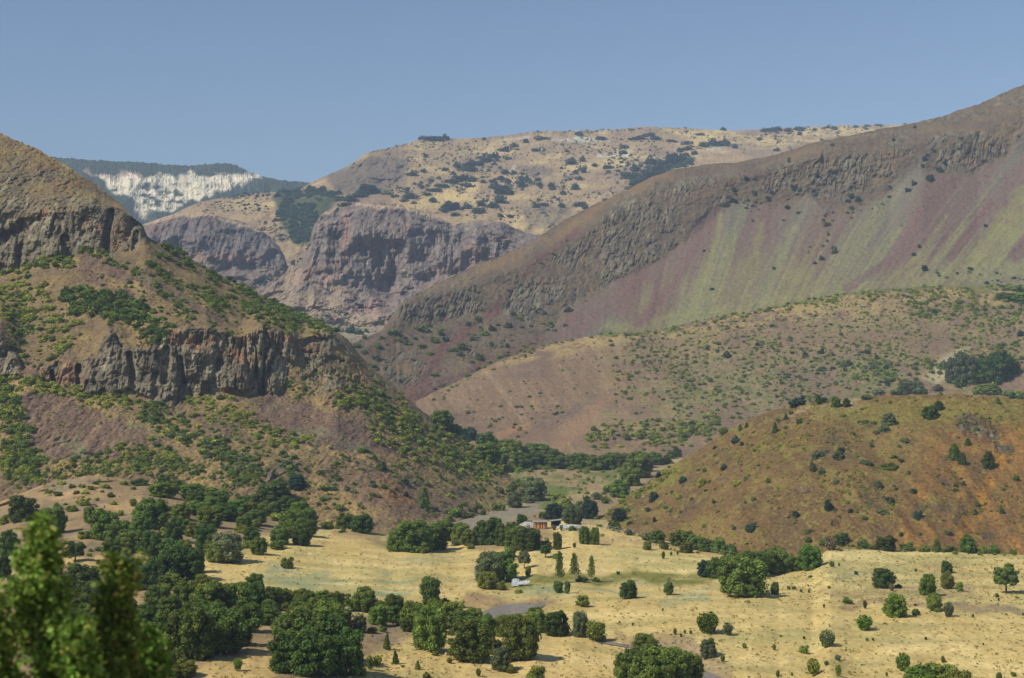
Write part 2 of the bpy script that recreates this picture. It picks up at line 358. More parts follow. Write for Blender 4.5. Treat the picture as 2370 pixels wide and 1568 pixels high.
D = [
  [(-300, 1239, 390), (900, 1239, 390), (1060, 1205, 422), (1130, 1185, 443), (1180, 1170, 460), (1240, 1143, 495)],
  [(-300, 1080, 412), (300, 1080, 412), (600, 1090, 415), (900, 1130, 425), (1100, 1150, 462), (1240, 1142, 496)],
  [(-150, 890, 450), (60, 872, 450), (200, 905, 450), (300, 910, 452), (420, 930, 456), (520, 908, 462), (650, 915, 474), (720, 920, 474), (780, 890, 480), (850, 905, 488), (950, 955, 500), (1100, 1080, 500), (1240, 1141, 497)],
  [(-150, 790, 462), (0, 780, 462), (50, 850, 456), (100, 840, 458), (220, 825, 460), (250, 775, 464), (300, 795, 464), (390, 770, 466), (480, 760, 470), (560, 780, 476), (600, 752, 480), (640, 755, 487), (700, 780, 495), (760, 765, 507), (800, 800, 512), (850, 850, 520), (950, 928, 526), (1100, 1062, 512), (1240, 1140, 498)],
  [(-150, 652, 536), (0, 636, 538), (90, 602, 540), (170, 590, 542), (260, 585, 548), (340, 562, 556), (400, 600, 565), (520, 662, 575), (620, 708, 575), (700, 740, 575), (760, 758, 572), (800, 785, 568), (850, 843, 560), (950, 930, 545), (1100, 1054, 522), (1240, 1139.5, 499)],
  [(-150, 470, 549), (0, 488, 551), (60, 498, 553), (120, 484, 555), (220, 474, 560), (290, 486, 568), (330, 520, 572), (345, 554, 575), (400, 580, 585), (520, 642, 590), (620, 694, 590), (700, 732, 588), (760, 752, 584), (800, 782, 580), (850, 842, 570), (950, 928, 552), (1100, 1048, 528), (1240, 1139, 500)],
  [(-300, 170, 640), (-150, 232, 630), (0, 306, 615), (40, 326, 612), (90, 346, 608), (130, 370, 604), (180, 400, 600), (240, 440, 596), (280, 472, 592), (310, 506, 588), (345, 550, 585), (400, 576, 592), (450, 602, 595), (500, 631, 596), (560, 660, 598), (620, 690, 598), (700, 728, 596), (740, 745, 594), (790, 776, 592), (830, 822, 585), (870, 866, 578), (920, 906, 570), (960, 940, 565), (1000, 966, 560), (1060, 1010, 550), (1100, 1040, 540), (1150, 1076, 525), (1200, 1115, 510), (1240, 1138.5, 501)]]
def D_masks(U, V, X, R, Z):
    wU, wV = warp(U, V, 17, 26, 51)
    low = rockband(U, wV, D_low_top, D_low_bot); up = rockband(U, wV, D_up_top, D_up_bot)
    low = low*(U < 826)
    up = up*(U < 358)
    gap = stroke(wU, wV, [(40, 770), (75, 860), (95, 890)], 16, 16)
    low = low*(1-gap)
    # weaker outcrops
    n = fbm(X/9, Z/5, R/14, seed=53, o=4)
    rub = np.maximum.reduce([
        poly(wU, wV, [(-200, 300), (20, 330), (130, 385), (240, 455), (330, 530), (300, 500), (200, 480), (60, 500), (-200, 480)], 16)*sst(n, -0.5, 0.15)*0.85,
        poly(wU, wV, [(690, 815), (800, 800), (850, 870), (900, 920), (960, 960), (880, 960), (780, 940), (710, 900)], 14)*sst(n, -0.6, 0.1)*0.95,
        poly(wU, wV, [(340, 905), (470, 900), (560, 935), (430, 960), (300, 940)], 10)*sst(n, -0.1, 0.3)*0.7,
        stroke(wU, wV, [(800, 775), (850, 850), (920, 915), (1000, 975)], 14, 8)*sst(n, -0.3, 0.2)*0.8,
        stroke(wU, wV, [(630, 1100), (700, 1110)], 18)*sst(n, 0.0, 0.3),
        sst(n, 0.45, 0.6)*0.6])
    return low, up, rub, n, wU, wV
def d_relief(U, V, X, R, Z):
    low, up, rub, n, wU, wV = mk = D_masks(U, V, X, R, Z)
    d = 3.0*fbm(X/45, Z/60, R/60, seed=55, o=3)
    cl = columns(X, Z, R, 1.8, 18, 57)+0.5*columns(X+40, Z, R, 4.5, 30, 58)
    notch = stroke(U+0.25*(V-530), V, [(247, 490), (250, 545), (262, 600)], 8, 11, 0.25)*up+0.9*stroke(U, V, [(150, 550), (162, 600)], 10, 14, 0.3)*up+0.8*stroke(U, V, [(315, 540), (312, 580)], 7, 8, 0.3)*up
    notch = notch+0.7*low*np.maximum.reduce([stroke(U, V, [(385, 810), (382, 880)], 9, 10, 0.4), stroke(U, V, [(417, 830), (420, 885)], 8, 9, 0.4), stroke(U, V, [(182, 850), (184, 890)], 7, 8, 0.4), stroke(U, V, [(300, 820), (310, 890)], 7, 9, 0.4), stroke(U, V, [(120, 860), (125, 885)], 5, 6, 0.4), stroke(U, V, [(275, 780), (285, 800)], 8, 6, 0.4)])
    rib = sst(U, 480, 560)*(1-sst(U, 640, 700))
    cl = cl*(0.35+0.6*rib)+crag(X, Z, R, 1.9, 157)*(1-0.7*rib)
    d = d+np.maximum(low, up*sst(n, -0.9, 0.1))*(cl*0.95+fbm(X/13, Z/14, R/30, seed=59, o=2)*2.0)+notch*4.5
    d = d+rub*(columns(X, Z, R, 1.3, 8, 61)*0.4+crag(X, Z, R, 0.9, 161))
    d = d+1.3*fbm(X/6, Z/4, R/9, seed=63, o=4)*(1-0.5*low)+0.75*fbm(X/1.3, Z/1.0, R/2, seed=66, o=2)
    # shallow gullies that run down the scree
    s = U+0.9*V; g = fbm(s/38, (V-U)/260, seed=64, o=3)
    d = d+g*0.9*(1-np.maximum(low, up))
    fade = sst(1240-U, 0, 60)
    return d*fade, mk
def rock_col(U, V, X, R, Z, seed, base=(138, 126, 108), dark=(92, 84, 78), stain=(166, 116, 84), pale=(186, 176, 154)):
    a = fbm(X/1.7, Z/9, R/8, seed=seed, o=4, g=0.6); b = fbm(X/14, Z/9, R/30, seed=seed+3, o=3); p = fbm(X/2.4, Z/3, R/5, seed=seed+6, o=4)
    c = np.zeros(U.shape+(3,), f4)+np.array(S(*base), f4)
    c = mix(c, S(*dark), sst(a, 0.05, 0.5)*0.8)
    c = mix(c, S(*pale), sst(-a, 0.1, 0.5)*0.7)
    c = mix(c, S(*stain), sst(b+0.4*p, 0.1, 0.5)*0.6)
    g = fbm(X/0.9, Z/2.2, R/2, seed=seed+8, o=2); fz = np.clip(1-np.abs(vn(X/1.6, Z/9, R/4, seed+21))*5, 0, 1)
    c = mix(c, S(*dark), fz*0.55)
    return c*(1+0.18*p+0.42*g)[..., None]
def d_colour(U, V, X, R, Z, mk):
    low, up, rub, n, wU, wV = mk
    a = fbm(X/8, Z/5, R/12, seed=71, o=4); b = fbm(X/2.2, Z/1.6, R/3, seed=72, o=3)
    c = np.zeros(U.shape+(3,), f4)+np.array(S(152, 128, 94), f4)
    c = mix(c, S(184, 156, 104), sst(a, -0.05, 0.5)*0.75)
    c = mix(c, S(132, 112, 92), sst(-a, 0.0, 0.45)*0.8)
    c = mix(c, S(116, 112, 66), sst(b, 0.15, 0.6)*0.45)
    s = fbm((U+0.75*V)/9, (V-U)/190, seed=73, o=4)
    # purple-grey scree
    scree = np.maximum.reduce([
        stroke(wU, wV, [(185, 575), (205, 630), (250, 670), (300, 690)], 16, 18, 0.25),
        stroke(wU, wV, [(215, 600), (330, 655), (420, 700), (500, 740)], 17, 8, 0.25),
        stroke(wU, wV, [(300, 610), (390, 665), (480, 720)], 9, 6, 0.3)*0.8,
        stroke(wU, wV, [(380, 575), (440, 615)], 6)*0.7,
        stroke(wU, wV, [(105, 690), (160, 750), (200, 800)], 6, 5)*0.7,
        stroke(wU, wV, [(-20, 770), (40, 820), (95, 880)], 8, 14, 0.3),
        poly(wU, wV, [(45, 920), (100, 905), (180, 930), (300, 985), (400, 1015), (330, 1030), (260, 1070), (120, 1062), (70, 1020)], 6),
        poly(wU, wV, [(640, 900), (720, 930), (800, 960), (900, 1010), (1000, 1060), (820, 1040), (700, 1030), (590, 990), (600, 940)], 6),
        poly(wU, wV, [(420, 950), (520, 975), (640, 1030), (600, 1040), (480, 1000)], 5)*0.7,
        poly(wU, wV, [(720, 1035), (900, 1080), (1080, 1175), (1060, 1200), (900, 1195), (760, 1120)], 10)*0.7,
        stroke(wU, wV, [(60, 350), (120, 420), (150, 480)], 12, 12)*0.6])
    c2 = mix(np.zeros_like(c)+np.array(S(128, 104, 92), f4), S(150, 124, 104), sst(s, 0.0, 0.5))
    c2 = mix(c2, S(112, 92, 90), sst(-s, 0.1, 0.5))
    c = c+(c2-c)*(np.clip(scree, 0, 1)*0.92)[..., None]
    gr = np.maximum.reduce([stroke(wU, wV, [(310, 640), (370, 670), (440, 705)], 9, 6), stroke(wU, wV, [(690, 1000), (780, 1010), (850, 1040)], 14, 10), stroke(wU, wV, [(150, 1020), (200, 1050)], 16, 12), stroke(wU, wV, [(300, 980), (370, 1000)], 10, 10)])
    c = mix(c, S(140, 140, 108), gr*(0.45+0.5*s))
    # ochre foot
    c = mix(c, S(170, 120, 78), poly(wU, wV, [(860, 1110), (930, 1120), (960, 1170), (900, 1180)], 12)*0.5)
    c = mix(c, S(186, 154, 112), stroke(wU, wV, [(620, 1040), (760, 1040), (900, 1080)], 6, 8)*0.5)
    rock = rock_col(U, V, X, R, Z, 75)
    rm = np.clip(np.maximum.reduce([low, up, rub*0.85]), 0, 1)
    c = c+(rock-c)*rm[..., None]
    return c*(1+0.12*b)[..., None]
ROCKY = earth_mat('rocky_hillside', 1.1, 0.9, 0.55, 0.6)
dhill = Sheet('rocky_hill', -260, 1240, D, d_relief, d_colour, ROCKY, smu=2, smv=2, ridge_amp=3.0, ridge_len=22, back=(0.5, 0.8), zrough=0.5, step=2.0, gain=(0.76, 0.78, 0.69))

# ---------- ochre hill on the right
E = [
  [(1350, 1206, 422), (1380, 1204, 425), (1500, 1235, 390), (1700, 1300, 345), (2000, 1312, 336), (2900, 1316, 332)],
  [(1350, 1205, 423), (1380, 1202, 426), (1500, 1185, 418), (1700, 1160, 372), (2000, 1120, 362), (2300, 1130, 358), (2900, 1130, 350)],
  [(1350, 1204, 424), (1380, 1201, 427), (1430, 1165, 438), (1500, 1112, 445), (1550, 1080, 446), (1600, 1050, 446), (1650, 1020, 445), (1700, 988, 440), (1750, 962, 436), (1800, 946, 432), (1900, 926, 425), (2000, 917, 422), (2100, 912, 418), (2200, 912, 414), (2300, 916, 410), (2369, 926, 408), (2500, 950, 405), (2900, 1000, 400)]]
def e_relief(U, V, X, R, Z):
    d = 5*fbm(X/42, Z/30, R/42, seed=81, o=3)+1.5*fbm(X/9, Z/7, R/12, seed=82, o=4)+0.5*fbm(X/2, Z/2, R/3, seed=80, o=3)
    s = U-0.9*V
    d = d+0.9*fbm(s/34, (V+U)/300, seed=83, o=3)
    n = fbm(X/5, Z/4, R/8, seed=84, o=4)
    wU, wV = warp(U, V, 12, 30, 85)
    rk = np.maximum.reduce([sst(n, 0.4, 0.55)*0.7, stroke(wU, wV, [(2235, 985), (2290, 1000)], 22), stroke(wU, wV, [(2310, 1035), (2340, 1040)], 12)])
    gul = 0.5*stroke(wU, wV, [(1990, 930), (1930, 1060), (1800, 1250)], 12, 22, 0.8)+0.5*stroke(wU, wV, [(1800, 960), (1700, 1100), (1600, 1200)], 10, 18, 0.8)+stroke(wU, wV, [(2330, 1030), (2290, 1120), (2240, 1230)], 12, 24, 0.8)+stroke(wU, wV, [(2060, 1080), (2000, 1180)], 14, 22, 0.8)*0.7
    return (d+rk*columns(X, Z, R, 1.2, 3, 86)*0.7+blur(blur(gul, 12, 0), 12, 1)*2.5)*sst(U-1350, 0, 80), (rk, n, wU, wV)
def e_colour(U, V, X, R, Z, mk):
    rk, n, wU, wV = mk
    a = fbm(X/10, Z/7, R/14, seed=87, o=4); b = fbm(X/1.8, Z/1.2, R/3, seed=88, o=3); s = fbm((U-0.8*V)/10, (U+V)/160, seed=89, o=4)
    c = np.zeros(U.shape+(3,), f4)+np.array(S(146, 110, 74), f4)
    c = mix(c, S(172, 134, 86), sst(a, 0, 0.5)*0.8)
    c = mix(c, S(128, 100, 76), sst(-a, 0.05, 0.5)*0.8)
    c = mix(c, S(166, 140, 78), sst(b+0.5*s, 0.05, 0.5)*0.7)
    c = mix(c, S(126, 120, 56), sst(b+0.3*a, 0.25, 0.6)*0.55)
    c = mix(c, S(152, 142, 58), poly(wU, wV, [(1380, 1215), (1480, 1130), (1590, 1060), (1600, 1075), (1500, 1160), (1440, 1225)], 14)*sst(a+b, -0.5, 0.3)*0.75)
    c = mix(c, S(160, 145, 72), poly(wU, wV, [(1850, 930), (2369, 925), (2369, 1000), (2250, 960), (2050, 990), (1900, 970)], 14)*0.45)
    org = np.maximum(poly(wU, wV, [(2150, 1010), (2369, 980), (2500, 1000), (2500, 1300), (2200, 1280), (2060, 1250), (2120, 1120)], 30), poly(wU, wV, [(2260, 1000), (2330, 990), (2369, 1050), (2280, 1060)], 12))
    c = mix(c, S(184, 124, 70), org*sst(s+a, -0.35, 0.5)*0.7)
    c = mix(c, S(150, 98, 60), org*sst(-s, 0.0, 0.4)*0.6)
    c = mix(c, S(204, 136, 62), stroke(wU, wV, [(2330, 1050), (2290, 1110), (2230, 1240)], 10, 22)*sst(s, -0.4, 0.3)*0.8)
    c = mix(c, S(150, 112, 76), stroke(wU, wV, [(2369, 1150), (2300, 1260)], 20)*0.7)
    c = mix(c, S(190, 160, 128), poly(wU, wV, [(1810, 955), (1900, 930), (1990, 915), (1990, 940), (1880, 965), (1830, 975)], 8)*sst(n+b, -0.3, 0.3)*0.7)
    rock = rock_col(U, V, X, R, Z, 90, base=(128, 104, 84), stain=(166, 104, 70))
    c = c+(rock-c)*np.clip(rk, 0, 1)[..., None]
    return c*(1+0.15*b)[..., None]
ehill = Sheet('ochre_hill', 1352, 2700, E, e_relief, e_colour, SOIL, smu=4, smv=3, ridge_amp=3, ridge_len=40, back=(0.5, 0.6), zrough=0.3, gain=(0.56, 0.65, 0.58))

# ---------- shrubby slope beyond the river
FS = [
  [(960, 962, 715), (1000, 966, 715), (1060, 1010, 690), (1120, 1040, 672), (1200, 1056, 658), (1600, 1062, 650), (2000, 1060, 655), (2900, 1050, 660)],
  [(960, 950, 722), (1000, 950, 722), (1100, 975, 715), (1200, 985, 705), (1600, 960, 710), (2000, 900, 720), (2369, 870, 725), (2900, 860, 725)],
  [(960, 940, 735), (1000, 925, 745), (1100, 900, 760), (1250, 870, 775), (1600, 850, 785), (2000, 780, 800), (2369, 760, 800), (2900, 740, 800)],
  [(960, 930, 745), (1000, 908, 760), (1060, 880, 790), (1110, 855, 805), (1160, 832, 820), (1250, 802, 835), (1320, 785, 845), (1400, 772, 850), (1520, 765, 860), (1600, 746, 865), (1700, 726, 868), (1800, 708, 870), (1900, 687, 872), (2000, 672, 875), (2100, 664, 878), (2250, 660, 880), (2369, 660, 880), (2900, 665, 880)]]
def f_relief(U, V, X, R, Z):
    d = 7*fbm(X/70, Z/50, R/70, seed=101, o=3)+1.6*fbm(X/12, Z/9, R/16, seed=102, o=4)+0.5*fbm(X/3, Z/2, R/4, seed=104, o=3)
    d = d+1.5*fbm((U-0.7*V)/50, (V+U)/500, seed=103, o=3)
    wU, wV = warp(U, V, 10, 40, 105)
    g = stroke(wU, wV, [(2369, 730), (2250, 790), (2180, 850), (2120, 890), (1990, 930)], 34, 20, 0.9)
    return (d+blur(blur(g, 14, 0), 14, 1)*7), (wU, wV)
def f_colour(U, V, X, R, Z, mk):
    wU, wV = mk
    a = fbm(X/16, Z/10, R/20, seed=106, o=4); b = fbm(X/3, Z/2, R/4, seed=107, o=3); s = fbm((U-0.75*V)/12, (U+V)/220, seed=108, o=4)
    c = np.zeros(U.shape+(3,), f4)+np.array(S(152, 122, 96), f4)
    c = mix(c, S(172, 140, 108), sst(s+0.5*a, 0, 0.5)*0.7)
    c = mix(c, S(138, 110, 94), sst(-a, 0, 0.5)*0.7)
    c = mix(c, S(196, 164, 106), poly(wU, wV, [(1100, 865), (1250, 803), (1400, 772), (1600, 745), (1900, 686), (2200, 662), (2450, 662), (2369, 700), (2000, 735), (1600, 775), (1400, 800), (1250, 830)], 12)*sst(a+b, -0.4, 0.3)*0.75)
    shr = poly(wU, wV, [(1430, 800), (1700, 740), (2000, 700), (2450, 680), (2450, 930), (1800, 960), (1560, 1040), (1340, 1040), (1400, 900)], 40)
    c = mix(c, S(172, 148, 96), shr*sst(a, -0.1, 0.4)*0.5)
    c = mix(c, S(106, 112, 62), shr*sst(b+0.4*a, 0.1, 0.5)*0.6)
    c = mix(c, S(120, 124, 76), poly(wU, wV, [(1560, 860), (1800, 830), (2100, 830), (2120, 900), (1900, 960), (1640, 980), (1500, 920)], 40)*sst(b+0.5*a, -0.3, 0.3)*0.55)
    c = mix(c, S(104, 116, 58), stroke(wU, wV, [(1380, 772), (1460, 768), (1560, 758)], 7, 6)*0.7)
    c = mix(c, S(112, 120, 56), stroke(wU, wV, [(1700, 722), (1900, 688), (2100, 664), (2400, 662)], 4, 8)*0.6)
    c = mix(c, S(186, 138, 98), stroke(wU, wV, [(1160, 1008), (1220, 985)], 8)*0.7)
    c = mix(c, S(180, 136, 104), stroke(wU, wV, [(1440, 870), (1370, 950), (1300, 1020)], 14, 22)*0.5)
    c = mix(c, S(122, 108, 96), stroke(wU, wV, [(1490, 860), (1340, 940), (1290, 980)], 8, 10)*0.5*sst(b, -0.3, 0.3))
    c = mix(c, S(204, 186, 150), poly(wU, wV, [(2130, 870), (2190, 820), (2240, 800), (2220, 840), (2170, 885)], 8)*0.7)
    c = mix(c, S(150, 112, 96), stroke(wU, wV, [(1120, 1000), (1180, 1020), (1260, 1040)], 14)*0.4)
    return c*(1+0.10*b)[..., None]
fhill = Sheet('shrubby_slope', 962, 2720, FS, f_relief, f_colour, earth_mat('brown_slope', 0.8, 0.6, 0.4, 0.6), smu=8, smv=4, ridge_amp=1.6, ridge_len=30, back=(0.35, 0.6), zrough=0.3, gain=(0.67, 0.74, 0.73))

# ---------- scree mountain
GM = [
  [(700, 950, 780), (860, 985, 790), (930, 1000, 800), (1000, 990, 830), (1400, 830, 940), (2000, 740, 985), (2900, 700, 990)],
  [(700, 880, 830), (860, 900, 850), (930, 905, 862), (1000, 880, 880), (1100, 850, 905), (1400, 760, 975), (1560, 745, 985), (2000, 665, 1005), (2900, 650, 1010)],
  [(700, 840, 860), (800, 826, 880), (900, 775, 935), (960, 762, 955), (1060, 735, 985), (1180, 712, 1010), (1290, 730, 1010), (1360, 680, 1045), (1450, 640, 1065), (1530, 600, 1090), (1600, 550, 1110), (1680, 480, 1150), (1800, 470, 1150), (1900, 470, 1140), (2060, 450, 1140), (2130, 390, 1160), (2260, 400, 1160), (2369, 350, 1180), (2900, 200, 1210)],
  [(700, 812, 880), (800, 802, 905), (880, 766, 950), (930, 700, 975), (980, 690, 985), (1100, 655, 1020), (1200, 612, 1050), (1320, 560, 1090), (1400, 500, 1120), (1500, 440, 1150), (1600, 425, 1160), (1700, 405, 1170), (1800, 390, 1165), (1900, 355, 1170), (2060, 345, 1170), (2150, 320, 1180), (2260, 300, 1190), (2369, 270, 1200), (2900, 130, 1240)],
  [(700, 808, 890), (780, 802, 905), (830, 792, 925), (880, 765, 955), (905, 742, 975), (922, 706, 990), (960, 682, 1010), (1020, 652, 1040), (1100, 612, 1075), (1160, 590, 1095), (1220, 566, 1115), (1270, 532, 1135), (1320, 502, 1150), (1390, 466, 1170), (1450, 440, 1190), (1510, 408, 1205), (1560, 390, 1215), (1620, 381, 1220), (1700, 376, 1222), (1800, 356, 1222), (1850, 340, 1225), (1900, 326, 1230), (2000, 305, 1238), (2090, 289, 1245), (2150, 276, 1250), (2200, 262, 1255), (2250, 244, 1262), (2300, 226, 1268), (2369, 194, 1278), (2500, 140, 1290), (2900, 60, 1310)]]
def g2_masks(U, V, X, R, Z):
    wU, wV = warp(U, V, 14, 40, 121)
    n = fbm(X/14, Z/9, R/20, seed=122, o=4)
    # distance below crest
    scr = poly(wU, wV, [(1240, 800), (1330, 715), (1420, 655), (1520, 605), (1600, 545), (1650, 470), (1720, 455), (1800, 480), (1870, 455), (1960, 500), (2060, 450), (2110, 380), (2135, 380), (2140, 400), (2250, 405), (2330, 360), (2369, 290), (2450, 200), (2900, 200), (2900, 760), (1200, 860)], 7)
    scr = np.maximum(scr, stroke(wU, wV, [(2100, 420), (2130, 370), (2165, 330)], 10, 5))
    scr2 = np.maximum.reduce([stroke(wU, wV, [(1150, 705), (1100, 750), (1040, 800), (1000, 830)], 8, 18, 0.3), stroke(wU, wV, [(1010, 850), (950, 900), (980, 930)], 14, 30, 0.3), stroke(wU, wV, [(1340, 530), (1230, 620), (1150, 705)], 6, 8, 0.5)*0.9, stroke(wU, wV, [(905, 775), (860, 815)], 10, 14, 0.4)*0.8,
                              stroke(wU, wV, [(1250, 790), (1120, 850), (1000, 915)], 14, 20, 0.5)*0.8])
    rk = np.maximum.reduce([
        stroke(wU, wV, [(950, 720), (1040, 705), (1100, 690)], 36, 30, 0.3),
        poly(wU, wV, [(1150, 720), (1180, 660), (1280, 600), (1390, 520), (1440, 450), (1560, 420), (1690, 400), (1700, 480), (1640, 480), (1590, 550), (1500, 610), (1400, 660), (1300, 730), (1220, 745)], 9)*sst(fbm(U/55, V/45, seed=240, o=3), -0.45, 0.0),
        poly(wU, wV, [(1760, 380), (1850, 370), (1900, 330), (2000, 320), (2100, 310), (2110, 370), (2060, 440), (1900, 460), (1760, 440)], 12)*sst(n, -0.35, 0.2),
        poly(wU, wV, [(2165, 370), (2210, 320), (2270, 300), (2320, 320), (2330, 350), (2260, 400), (2190, 400)], 8),
        poly(wU, wV, [(880, 830), (960, 810), (1040, 830), (1000, 880), (930, 900), (880, 880)], 9)*sst(n, -0.3, 0.15),
        poly(wU, wV, [(1010, 820), (1100, 800), (1130, 830), (1060, 870)], 9)*sst(n, -0.2, 0.15),
        poly(wU, wV, [(1880, 360), (1900, 325), (2000, 305), (2100, 290), (2250, 246), (2369, 200), (2500, 150), (2500, 260), (2330, 310), (2200, 330), (2100, 350), (1950, 380)], 8)*sst(n, -0.1, 0.3)*0.8, poly(wU, wV, [(1500, 410), (1700, 378), (1900, 328), (1900, 360), (1700, 410), (1500, 440)], 8)*sst(n, 0.0, 0.35)*0.7, stroke(wU, wV, [(940, 700), (1100, 630), (1250, 560)], 16, 16)*sst(n, -0.1, 0.3)*0.7,
        sst(n, 0.45, 0.6)*0.5])*(1-scr)
    k = np.clip(0.25+0.62*(U-1600)/770, 0.1, 0.95)
    for _ in range(2):
        s0 = U+k*(V-450); k = np.clip(0.25+0.62*(s0-1600)/770, 0.1, 0.95)
    s0 = U+k*(V-450)
    return wU, wV, n, scr, scr2, rk, s0
def g2_relief(U, V, X, R, Z):
    mk = wU, wV, n, scr, scr2, rk, s0 = g2_masks(U, V, X, R, Z)
    d = 10*fbm(X/110, Z/90, R/110, seed=124, o=3)*(1-0.6*scr)+3.0*fbm(X/16, Z/12, R/22, seed=125, o=4)*(1-0.85*scr)
    d = d+rk*(columns(X-0.35*Z, Z, R, 1.5, 22, 127)*0.75+0.45*crag(X, Z, R, 2.6, 129, 4.0))
    d = d+scr*(1.6*fbm(s0/30, V/400, seed=128, o=3)+0.5*fbm(X/4, Z/3, R/6, seed=129, o=3))+1.0*fbm(X/2.6, Z/2, R/4, seed=230, o=2)*(1-0.6*scr)
    d = d+stroke(U, V, [(1906, 350), (1904, 376)], 4, 4, 0.6)*4
    return d, mk
def g2_colour(U, V, X, R, Z, mk):
    wU, wV, n, scr, scr2, rk, s0 = mk
    a = fbm(X/20, Z/12, R/26, seed=131, o=4); b = fbm(X/3.5, Z/2.5, R/5, seed=132, o=3)
    c = np.zeros(U.shape+(3,), f4)+np.array(S(144, 120, 94), f4)
    c = mix(c, S(164, 136, 96), sst(a, 0, 0.5)*0.75)
    c = mix(c, S(126, 104, 88), sst(-a, 0, 0.5)*0.8)
    c = mix(c, S(178, 140, 94), stroke(wU, wV, [(1540, 405), (1400, 470), (1300, 540), (1150, 610), (1050, 660)], 10, 12)*0.5)
    rock = rock_col(U, V, X*0.55, R*0.55, Z*0.55, 133, base=(150, 132, 106), dark=(108, 94, 80), stain=(158, 122, 92), pale=(186, 174, 142))
    c = c+(rock-c)*(np.clip(rk, 0, 1)*sst(n+0.4*b, -0.75, 0.15))[..., None]
    # scree sheets with streaks down the fall line
    st = fbm(s0/17, V/330, seed=135, o=4, g=0.6); st2 = fbm(s0/6, V/160, seed=136, o=3, g=0.6); big = fbm(s0/75, V/420, seed=137, o=2)
    sc = np.zeros_like(c)+np.array(S(150, 122, 104), f4)
    sc = mix(sc, S(162, 138, 118), sst(st2, 0, 0.5)*0.6)
    sc = mix(sc, S(150, 138, 114), sst(big+0.5*st, -0.1, 0.5)*0.8)
    sc = mix(sc, S(150, 112, 98), sst(-big-0.3*st, 0.1, 0.5)*0.6)
    base_v = np.interp(U[0], [1240, 1400, 1560, 1900, 2369, 2900], [800, 770, 758, 686, 660, 665])[None]
    dep = (base_v-V)                                           # picture rows above the foot of the scree
    grass = sst(170+90*st+60*big+0.12*(U-1700)-dep, -30, 70)*sst(U, 1380, 1520)*sst(0.9*st+0.6*big+0.3*st2-0.004*(dep-90), -0.25, 0.25)
    foot = stroke(wU, wV, [(1520, 748), (1640, 720), (1800, 700), (2000, 660)], 14, 12)*0.9
    gz = np.maximum.reduce([
        stroke(U, V, [(1668, 495), (1655, 560), (1630, 640), (1600, 720), (1560, 745)], 4, 14, 0.8),
        stroke(wU, wV, [(1700, 545), (1680, 620), (1650, 700)], 6, 16, 0.9)*0.8,
        stroke(wU, wV, [(1760, 520), (1750, 600), (1720, 690)], 6, 20, 0.9)*0.7,
        stroke(wU, wV, [(1830, 530), (1800, 620), (1760, 700)], 8, 24, 0.9)*0.7,
        stroke(wU, wV, [(1880, 600), (1840, 690)], 5, 18, 0.9)*0.7,
        stroke(wU, wV, [(2010, 600), (1960, 670)], 3, 6, 0.8)*0.7, stroke(wU, wV, [(2060, 560), (1990, 670)], 4, 8, 0.8)*0.6,
        stroke(U, V, [(2190, 500), (2140, 580), (2060, 650)], 4, 10, 0.8)*0.8, stroke(U, V, [(2240, 510), (2180, 590), (2100, 640)], 4, 10, 0.8)*0.8,
        poly(wU, wV, [(2369, 430), (2320, 490), (2270, 550), (2190, 610), (2080, 650), (2250, 652), (2600, 640), (2600, 400)], 10)*0.95,
        stroke(wU, wV, [(1400, 752), (1480, 740), (1540, 745)], 6, 10)*0.8, stroke(wU, wV, [(1585, 600), (1540, 660), (1480, 720)], 3, 4, 0.9)*0.6,
        stroke(wU, wV, [(1400, 756), (1560, 745), (1700, 712), (1900, 676), (2200, 640)], 12, 30, 0.9)*0.9, poly(wU, wV, [(1560, 740), (1640, 640), (1760, 580), (1900, 610), (1960, 660), (1700, 715)], 30)*(0.35+0.4*sst(st, -0.3, 0.3)), foot, grass*0.6])
    red = np.maximum.reduce([stroke(U, V, [(2290, 470), (2250, 530), (2200, 595)], 9, 11, 0.25), stroke(U, V, [(2385, 555), (2350, 590)], 22, 18, 0.3), stroke(U, V, [(2200, 520), (2130, 640)], 5, 4, 0.5)*0.6,
                             stroke(wU, wV, [(1500, 620), (1420, 690), (1330, 750)], 26, 34, 0.6)*0.9, stroke(wU, wV, [(1620, 560), (1560, 650), (1480, 740)], 10, 14, 0.6)*0.7, stroke(U, V, [(2060, 600), (1960, 668)], 8, 10, 0.5)*0.8])
    gz = gz*(1-red)
    sc = mix(sc, S(184, 178, 104), np.clip(gz, 0, 1)*(0.55+0.30*st2+0.25*fbm(X/9, Z/6, seed=138, o=3)))
    sc = mix(sc, S(150, 108, 94), red*0.6)
    sc = mix(sc, S(108, 100, 92), sst(b+0.3*n, 0.45, 0.7)*0.5)
    c = c+(sc-c)*np.clip(scr, 0, 1)[..., None]
    c = mix(c, S(142, 102, 86), np.clip(scr2, 0, 1)*(1-rk*0.7)*0.9)
    c = mix(c, S(190, 168, 112), stroke(wU, wV, [(2120, 660), (2250, 645), (2369, 640)], 7, 12)*0.0)
    return c*(1+0.08*b)[..., None]
scree_m = Sheet('scree_mountain', 780, 2720, GM, g2_relief, g2_colour, earth_mat('scree', 0.5, 0.4, 0.30, 0.8), smu=4, smv=3, ridge_amp=3, ridge_len=26, back=(0.35, 0.7), zrough=0.6, gain=(0.51, 0.56, 0.58))

